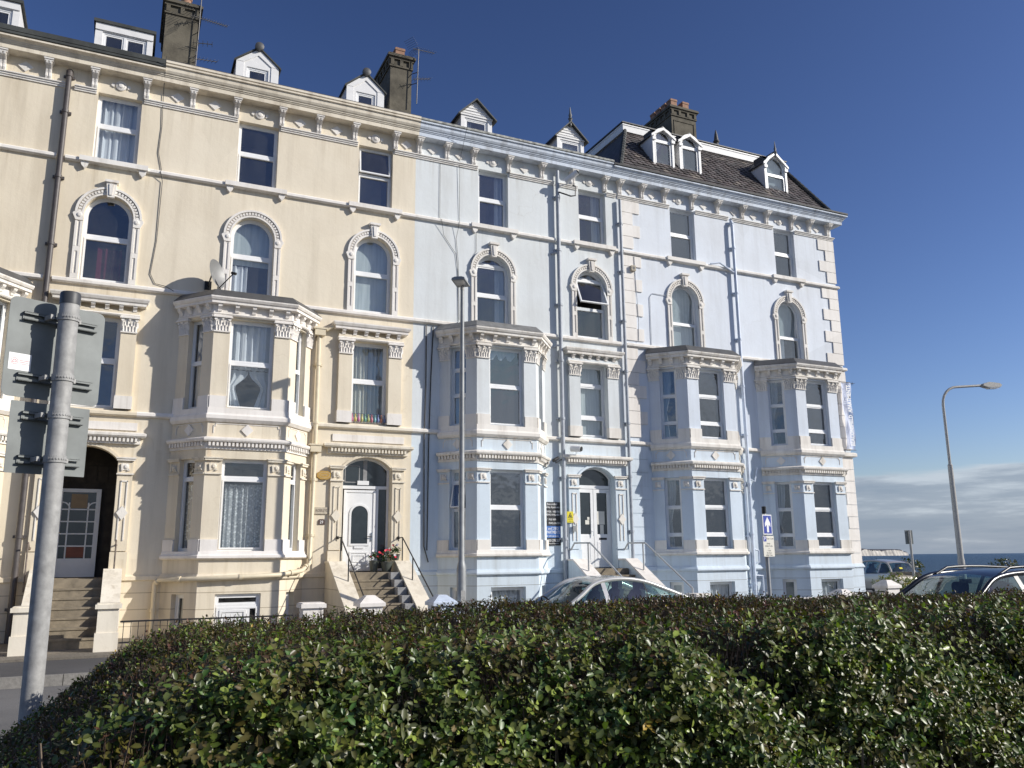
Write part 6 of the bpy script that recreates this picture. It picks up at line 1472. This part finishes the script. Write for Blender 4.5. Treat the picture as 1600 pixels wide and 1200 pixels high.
    for sa, sb in ((.05,.38),(.05,-.38),(-.85,.38),(-.85,-.38)):
        d = MB(); back = crom([(0,.75,.22),(-.10,1.05,.24),(-.16,1.20,.20),(-.17,1.24,.12),(-.175,1.29,.12),(-.18,1.37,.12),(-.185,1.41,.08)], 3); g = []
        for (a, z, w) in back: g.append([T(sa+a+.05, sb+w, z), T(sa+a+.07, sb, z), T(sa+a+.05, sb-w, z), T(sa+a-.04, sb-w, z), T(sa+a-.05, sb, z), T(sa+a-.04, sb+w, z), T(sa+a+.05, sb+w, z)])
        d.grid(g); d.build('seat', M['seat'], t, smooth=60)
    d = MB(); wc = T(.52, .38 if not drive_right else -.38, belt+.02); wa_ = (T(-.5,0,.35)-T(0,0,0)).normalized(); xa = wa_.cross(Vector((0,0,1))).normalized(); ya = wa_.cross(xa)
    d.tube([wc + xa*.18*math.cos(2*PI*k/20) + ya*.18*math.sin(2*PI*k/20) for k in range(21)], .015, 6); d.build('steering_wheel', M['trimblack'], t)
    d = MB(); d.box(WF(0,0,0), -.1,.1,-.03,.03,-.03,.03); rv = T(rl[k1][0]-.12, 0, rl[k1][1]-.06); d.v = [v + rv for v in d.v]; d.build('rear_view_mirror', M['trimblack'], t)
    if sticker:
        k = k2 + (len(rl)-1-k2)*2//3; cs = cross(k); d = MB(); p0, p1 = cs[4], cs[3]; up_v = (cross(k-1)[4]-p0).normalized(); off = T(-.01,0,.005)-T(0,0,0); d.add([p0+off, p1+off, p1+off+up_v*.09, p0+off+up_v*.09], [(0,1,2,3)]); d.build('window_sticker', M['sign_yellow'], rg, recalc=False)
        d = MB(); a = T(rl[k1][0]-.3, 0, rl[k1][1]+.05); d.tube([a, a+Vector((0,0,.16))], .008, 6); d.build('roof_aerial', M['black'], t)
    return t
car('silver saloon car with an arched roof parked below the blue house steps', 8.07, 14.15, PI, 'silver', 4.55, 1.76, .96, .86, 1.04,
    [(.74,.94,.70),(.36,1.17,.63),(.03,1.375,.565),(-.45,1.445,.55),(-1.0,1.395,.55),(-1.50,1.24,.575),(-2.0,1.06,.62)], 2, 4, ((-.12,.045),(-.98,.014),(-1.70,.17)))
car('dark blue estate car with roof rails nearest the hedge at the right', 12.15, 9.0, PI, 'navy_car', 4.7, 1.82, 1.03, .98, 1.08,
    [(1.30,1.00,.72),(.78,1.29,.65),(.36,1.495,.60),(-.30,1.56,.59),(-1.2,1.545,.59),(-1.95,1.46,.60),(-2.28,1.08,.66)], 2, 5, ((-.10,.05),(-1.10,.05)), rails=True)
car('beige hatchback parked beyond the corner house with a yellow window sticker', 33.24, 29.73, R(78), 'champagne', 3.85, 1.68, .98, .92, 1.02,
    [(1.15,.98,.68),(.72,1.28,.60),(.30,1.49,.55),(-.30,1.555,.54),(-1.0,1.52,.54),(-1.52,1.42,.55),(-1.84,1.04,.62)], 2, 5, ((-.05,.045),(-1.05,.05)), wheels=(1.2,-1.2), sticker=True)
# ---------------------------------------------------------------- the clipped privet hedge in front, and shrubs
HX0, HX1, HY0, HY1, HT = -.48, 13.0, 2.30, 4.78, 1.56
def hnoise(x, y, z): return (np.sin(x*3.1+1.3*np.sin(y*2.3+z*1.7))+np.sin(y*4.3+x*1.9+z*2.9)+np.sin(z*6.1+x*5.3)+.7*np.sin(x*9.7+z*8.1+y*7.3))/3.7
def htop(x): 
    s = np.clip((.62-x)/1.10, 0, 1); return HT - .50*s*s*(3-2*s)*s + .045*np.exp(-((x-2.7)/1.5)**2) - .005*np.clip((x-4.5)/2,0,1)
def hfront(x, z): return HY0 + .10*np.sin(x*1.7+.6)*.5 + .55*np.clip((.15-x)/.67, 0, 1)**2
def leaves(P, A, N, per, lo, hi, spread, tint, sl=(.05,.14)):
    """P shoot bases, A shoot axes, N outward normals: opposite pairs of leaves turning a quarter at each joint"""
    n = len(P); k = per; m = n*k; rep = np.repeat(np.arange(n), k); j = np.tile(np.arange(k), n); pair = j//2; sg = np.where(j % 2 == 0, 1., -1.)
    t = (pair+1.0)/((k+1)//2); SL = RNG.uniform(sl[0], sl[1], n)[rep]; bend = RNG.normal(size=(n,3))[rep]*.12
    base = P[rep] + (A[rep]+bend*t[:,None])*(SL*t)[:,None]
    r0 = RNG.normal(size=(n,3)); e1 = np.cross(A, r0); e1 /= np.linalg.norm(e1,axis=1)[:,None]+1e-9; e2 = np.cross(A, e1)
    side = np.where((pair % 2 == 0)[:,None], e1[rep], e2[rep])*sg[:,None] + RNG.normal(size=(m,3))*.22
    last = (t > .99); dr = side*spread*np.where(last, .75, 1.)[:,None] + A[rep]*RNG.uniform(.25,.8,m)[:,None]*np.where(last, 1.5, 1.)[:,None] + np.array([0,0,-.12]); dr /= np.linalg.norm(dr,axis=1)[:,None]+1e-9
    up = A[rep]*.8 + N[rep]*.55 + np.array([0,0,.3]) + RNG.normal(size=(m,3))*.30
    nn = up - dr*np.sum(up*dr,axis=1)[:,None]; nn /= np.linalg.norm(nn,axis=1)[:,None]+1e-9; sd = np.cross(dr, nn)
    L = RNG.uniform(lo, hi, m)*np.where(last, .75, 1.); Wd = L*RNG.uniform(.25,.34,m); fold = RNG.uniform(.1,.55,m)*Wd; curl = RNG.uniform(-.08,.28,m)*L
    def pt(a, w, h): return base + dr*(L*a)[:,None] + sd*(Wd*w)[:,None] + nn*(h)[:,None]
    V = np.stack([pt(0,0,0*L), pt(.36,0,-.03*L), pt(.70,0,-curl*.45-.03*L), pt(1,0,-curl), pt(.30,.80,fold*.8), pt(.68,.86,fold*.8-curl*.45), pt(.30,-.80,fold*.8), pt(.68,-.86,fold*.8-curl*.45)], axis=1)
    F3 = [(0,1,4),(3,5,2),(0,6,1),(3,2,7)]; F4 = [(1,2,5,4),(1,6,7,2)]
    C = np.repeat(tint[rep][:,None,:], 8, axis=1)*RNG.uniform(.68,1.35,(m,1,1)); C[:,[1,2],:] *= 1.28; C[:,3,:] *= .8
    return V, F3, F4, C
def leaf_object(name, sets, parent):
    V = np.concatenate([s[0].reshape(-1,3) for s in sets]); C = np.concatenate([s[3].reshape(-1,3) for s in sets]); m = len(V)//8; F3, F4 = sets[0][1], sets[0][2]
    off = (np.arange(m)*8)[:,None,None]; f3 = (off+np.array(F3)[None]).reshape(m,12); f4 = (off+np.array(F4)[None]).reshape(m,8)
    loops = np.concatenate([f3, f4], axis=1).ravel().astype(np.int32)
    sizes = np.tile(np.array([3,3,3,3,4,4], dtype=np.int32), m); starts = np.concatenate([[0], np.cumsum(sizes)[:-1]]).astype(np.int32)
    org = np.array(parent['_w']); me = bpy.data.meshes.new(name); me.vertices.add(len(V)); me.vertices.foreach_set('co', (V-org).astype(np.float32).ravel())
    me.loops.add(len(loops)); me.loops.foreach_set('vertex_index', loops); me.polygons.add(len(sizes)); me.polygons.foreach_set('loop_start', starts)
    me.update(calc_edges=True); me.polygons.foreach_set('use_smooth', [True]*len(sizes))
    ca = me.color_attributes.new('Col', 'FLOAT_COLOR', 'POINT'); ca.data.foreach_set('color', np.concatenate([np.clip(C,0,1), np.ones((len(C),1))],axis=1).astype(np.float32).ravel())
    me.materials.append(M['leaf']); o = bpy.data.objects.new(name, me); COL.objects.link(o); put(o, org, parent); return o
def norm(a): return a/(np.linalg.norm(a,axis=1)[:,None]+1e-9)
def tints(x, y, z, topness):
    n = len(x); g = np.stack([RNG.uniform(.054,.100,n), RNG.uniform(.070,.116,n), RNG.uniform(.016,.030,n)],axis=1)
    pat = hnoise(x*.6, y*.6, z*.6)[:,None]; g = g*(1+.28*pat)
    fresh = (RNG.random(n) < .10)[:,None]; g = np.where(fresh, np.array([[.19,.235,.045]]), g)
    brown = np.stack([RNG.uniform(.045,.100,n), RNG.uniform(.036,.066,n), RNG.uniform(.018,.030,n)],axis=1)
    g = np.where((RNG.random(n) < .01+.60*topness)[:,None], brown, g)
    yl = (RNG.random(n) < .0008+.002*topness)[:,None]; return np.where(yl, np.array([[.36,.24,.05]]), g)

hedge = thing('hedge', 'long clipped dark green hedge with a browned top across the foreground', 'hedge', (4.0, 3.5, .12))
sets = []
def shoots(P, N, upw, rn, per, lo, hi, spread, topness, sl=(.05,.14)):
    A = norm(N*.75 + np.array([0,0,upw]) + RNG.normal(size=P.shape)*rn); sets.append(leaves(P, A, N, per, lo, hi, spread, tints(P[:,0], P[:,1], P[:,2], topness), sl))
# front face
n = 21000; x = RNG.uniform(HX0+.05, 5.6, n); zt = htop(x); z = .35 + (zt-.38)*RNG.random(n)**.85
hn = .6*hnoise(x*1.1, 0*x, z*1.3)+.6*hnoise(x*2.6+4, 0*x, z*2.9); keep = RNG.random(n) < np.clip(.72+.95*hn - .40*np.clip((.95-z)/.5,0,1), .12, 1); x, z, zt, hn = x[keep], z[keep], zt[keep], hn[keep]
y = hfront(x, z) + .06 - .10*hn + RNG.exponential(.085, len(x)) + .13*np.clip((z-(zt-.22))/.22, 0, 1)**2
N = norm(np.stack([-.9*np.clip((.15-x)/.67,0,1), -np.ones_like(x), .9*np.clip((z-(zt-.22))/.22,0,1)],axis=1)); shoots(np.stack([x,y,z],axis=1), N, .55, .38, 8, .017, .038, .95, np.clip((z-zt+.10)/.16,0,1)*.6)
# further along the front, only needed from other viewpoints
n = 2600; x = RNG.uniform(5.6, HX1, n); z = RNG.uniform(.3, HT-.05, n); y = hfront(x, z) + RNG.exponential(.06, n)
shoots(np.stack([x,y,z],axis=1), np.tile([[0,-1.,0]],(n,1)), .55, .38, 6, .04, .065, .95, np.zeros(n))
# top
n = 19000; x = HX0 + (9.2-HX0)*RNG.random(n)**1.15; y = HY0 + .12 + (HY1-HY0-.16)*RNG.random(n); y = np.maximum(y, hfront(x, 0*x)+.10)
hn = hnoise(x*1.3, y*1.5, 0*x); edge = np.clip((y-(HY1-.22))/.22, 0, 1); z = htop(x) - .03 + .035*hn - RNG.exponential(.028, n) - .12*edge**2 
N = norm(np.stack([-.5*np.clip((.2-x)/.7,0,1), .5*edge-.1, np.ones_like(x)],axis=1)); shoots(np.stack([x,y,z],axis=1), N, .5, .42, 6, .013, .028, .85, .70+.75*np.clip((x-.6)/2.2,0,1)+.15*hn, (.015,.045))
n = 1500; x = RNG.uniform(9.2, HX1, n); y = RNG.uniform(HY0, HY1, n); shoots(np.stack([x,y,HT-.04+0*x],axis=1), np.tile([[0,0,1.]],(n,1)), .5, .4, 5, .04, .06, .9, .8+0*x)
# left end, rounded
n = 5200; th = RNG.uniform(-.2, PI/2+.6, n); z = .25 + (1.26-.22)*RNG.random(n); rx = .62; cy = (HY0+HY1)/2+.15; ry = (HY1-HY0)/2-.1
x = HX0+rx - rx*np.sin(th)*(1-.12*np.clip((z-.9)/.4,0,1)); z = .25 + (htop(x)-.42)*(z-.25)/1.04; y = cy - ry*np.cos(th); hn = hnoise(x*2, y*1.4, z*1.4); keep = RNG.random(n) < np.clip(.75+.6*hn,.2,1)
x, y, z, th, hn = x[keep], y[keep], z[keep], th[keep], hn[keep]; N = norm(np.stack([-np.sin(th), -np.cos(th), .35+0*th],axis=1)); x = x + RNG.exponential(.06, len(x)) - .06*hn
shoots(np.stack([x,y,z],axis=1), N, .5, .4, 8, .020, .042, .95, np.clip((z-1.0)/.15,0,1)*.7)
# back face
n = 2200; x = RNG.uniform(HX0+.45, HX1, n); z = .3 + (htop(x)-.48)*RNG.random(n); y = HY1 - RNG.exponential(.06, n); shoots(np.stack([x,y,z],axis=1), np.tile([[0,1.,0]],(n,1)), .5, .4, 6, .035, .06, .95, np.zeros(n))
# stray shoots above the clipped line
n = 50; x = HX0+1.3 + 7*RNG.random(n); y = RNG.uniform(HY0+.3, HY1-.05, n); shoots(np.stack([x,y,htop(x)-.07],axis=1), np.tile([[0,0,1.]],(n,1)), 1.0, .25, 6, .018, .032, .8, .25+0*x, (.05,.10))
leaf_object('foliage', sets, hedge)
# clipped twigs standing along the top, stems inside
def sticks(name, P0, P1, r, mat):
    n = len(P0); ax = norm(P1-P0); s1 = norm(np.cross(ax, np.array([[.3,.9,.2]]))); s2 = np.cross(ax, s1); V = []
    for P_, k in ((P0,1.0),(P1,.65)):
        for a in (0, 2.094, 4.189): V.append(P_ + (s1*math.cos(a)+s2*math.sin(a))*(r*k)[:,None])
    V = np.stack(V,axis=1).reshape(-1,3); off = (np.arange(n)*6)[:,None,None]; F = (off + np.array([(0,1,4,3),(1,2,5,4),(2,0,3,5)])[None]).reshape(-1,4)
    org = np.array(hedge['_w']); me = bpy.data.meshes.new(name); me.from_pydata((V-org).tolist(), [], F.tolist()); me.materials.append(M[mat]); o = bpy.data.objects.new(name, me); COL.objects.link(o); put(o, org, hedge); return o
n = 24000; x = HX0+.15 + (9-HX0)*RNG.random(n)**1.15; y = np.maximum(RNG.uniform(HY0+.08, HY1-.03, n), hfront(x,0*x)+.1); z = htop(x) - .02 + .03*hnoise(x*1.3,y*1.5,0*x)
P1 = np.stack([x,y,z+RNG.uniform(-.03,.028,n)],axis=1); P0 = P1 - np.stack([RNG.normal(size=n)*.03, RNG.normal(size=n)*.03, RNG.uniform(.07,.16,n)],axis=1); sticks('twigs', P0, P1, RNG.uniform(.0012,.0026,n), 'twig')
n = 900; x = HX0+.3 + 5.6*RNG.random(n); z0 = RNG.uniform(.1,.8,n); y = hfront(x,0*x)+RNG.uniform(.06,.3,n); P0 = np.stack([x,y,z0],axis=1); P1 = P0 + np.stack([RNG.normal(size=n)*.08, RNG.normal(size=n)*.05, RNG.uniform(.25,.7,n)],axis=1); sticks('branches', P0, P1, RNG.uniform(.002,.007,n), 'bark')
n = 70; x = HX0+.5 + 5.5*(np.arange(n)+RNG.random(n)*.7)/n; y = hfront(x,0*x)+RNG.uniform(.12,.3,n); P0 = np.stack([x,y,.08+0*x],axis=1); P1 = P0 + np.stack([RNG.normal(size=n)*.06, RNG.normal(size=n)*.05, RNG.uniform(.8,1.15,n)],axis=1); sticks('stems', P0, P1, RNG.uniform(.007,.014,n), 'bark')
# solid near-black core added to block light; its colour stands for the shade inside
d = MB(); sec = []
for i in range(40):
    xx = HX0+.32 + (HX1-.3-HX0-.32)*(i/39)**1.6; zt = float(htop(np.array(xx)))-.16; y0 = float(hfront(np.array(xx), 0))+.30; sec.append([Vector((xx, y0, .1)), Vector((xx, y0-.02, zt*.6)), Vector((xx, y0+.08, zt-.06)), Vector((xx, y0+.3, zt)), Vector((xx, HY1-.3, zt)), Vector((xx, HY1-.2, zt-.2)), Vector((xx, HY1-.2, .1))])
d.grid(sec); d.f += [tuple(range(7)), tuple(39*7+k for k in reversed(range(7)))]; d.build('dark_core', M['core'], hedge)

def shrub(label, x, y, z, r, h, seed, cols, spread=1.0, n=260):
    t = thing('shrub', label, 'shrub', (x, y, z)); rg = np.random.default_rng(seed); th = rg.uniform(0, 2*PI, n); rr = np.sqrt(rg.random(n))*r; zz = rg.random(n)
    P = np.stack([x+rr*np.cos(th)*(.55+.6*zz), y+rr*np.sin(th)*(.55+.6*zz), z + h*(.25+.75*zz)*(1-.25*(rr/r)**2)],axis=1); N = norm(np.stack([np.cos(th)*.7, np.sin(th)*.7, .6+0*th],axis=1)); A = norm(N + rg.normal(size=P.shape)*.35)
    c = np.array(cols)[rg.integers(0, len(cols), n)]; leaf_object('foliage', [leaves(P, A, N, 6, .05*spread, .09*spread, .9, c)], t)
    d = MB()
    for k in range(7): a = rg.uniform(0, 6.28); d.tube([(x+.05*math.cos(a), y+.05*math.sin(a), z-.05), (x+r*.4*math.cos(a), y+r*.4*math.sin(a), z+h*.8)], .012*spread, 5, .004*spread)
    d.build('stems', M['bark'], t)
shrub('yellow-green shrub behind the steep-capped white pier by the corner', 21.6, 18.6, .15, .62, 1.12, 5, [(.10,.13,.02),(.16,.15,.02),(.06,.09,.02),(.24,.19,.03)], .9, 420)
shrub('small leafy bush on the sea front left of the far lamp column', 46.0, 38.5, -.1, .75, 1.75, 6, [(.06,.065,.03),(.09,.08,.04)], 1.8, 120)
shrub('small leafy bush on the sea front right of the far lamp column', 51.5, 36.0, -.1, .85, 1.65, 7, [(.06,.065,.03),(.09,.08,.04)], 1.8, 130)
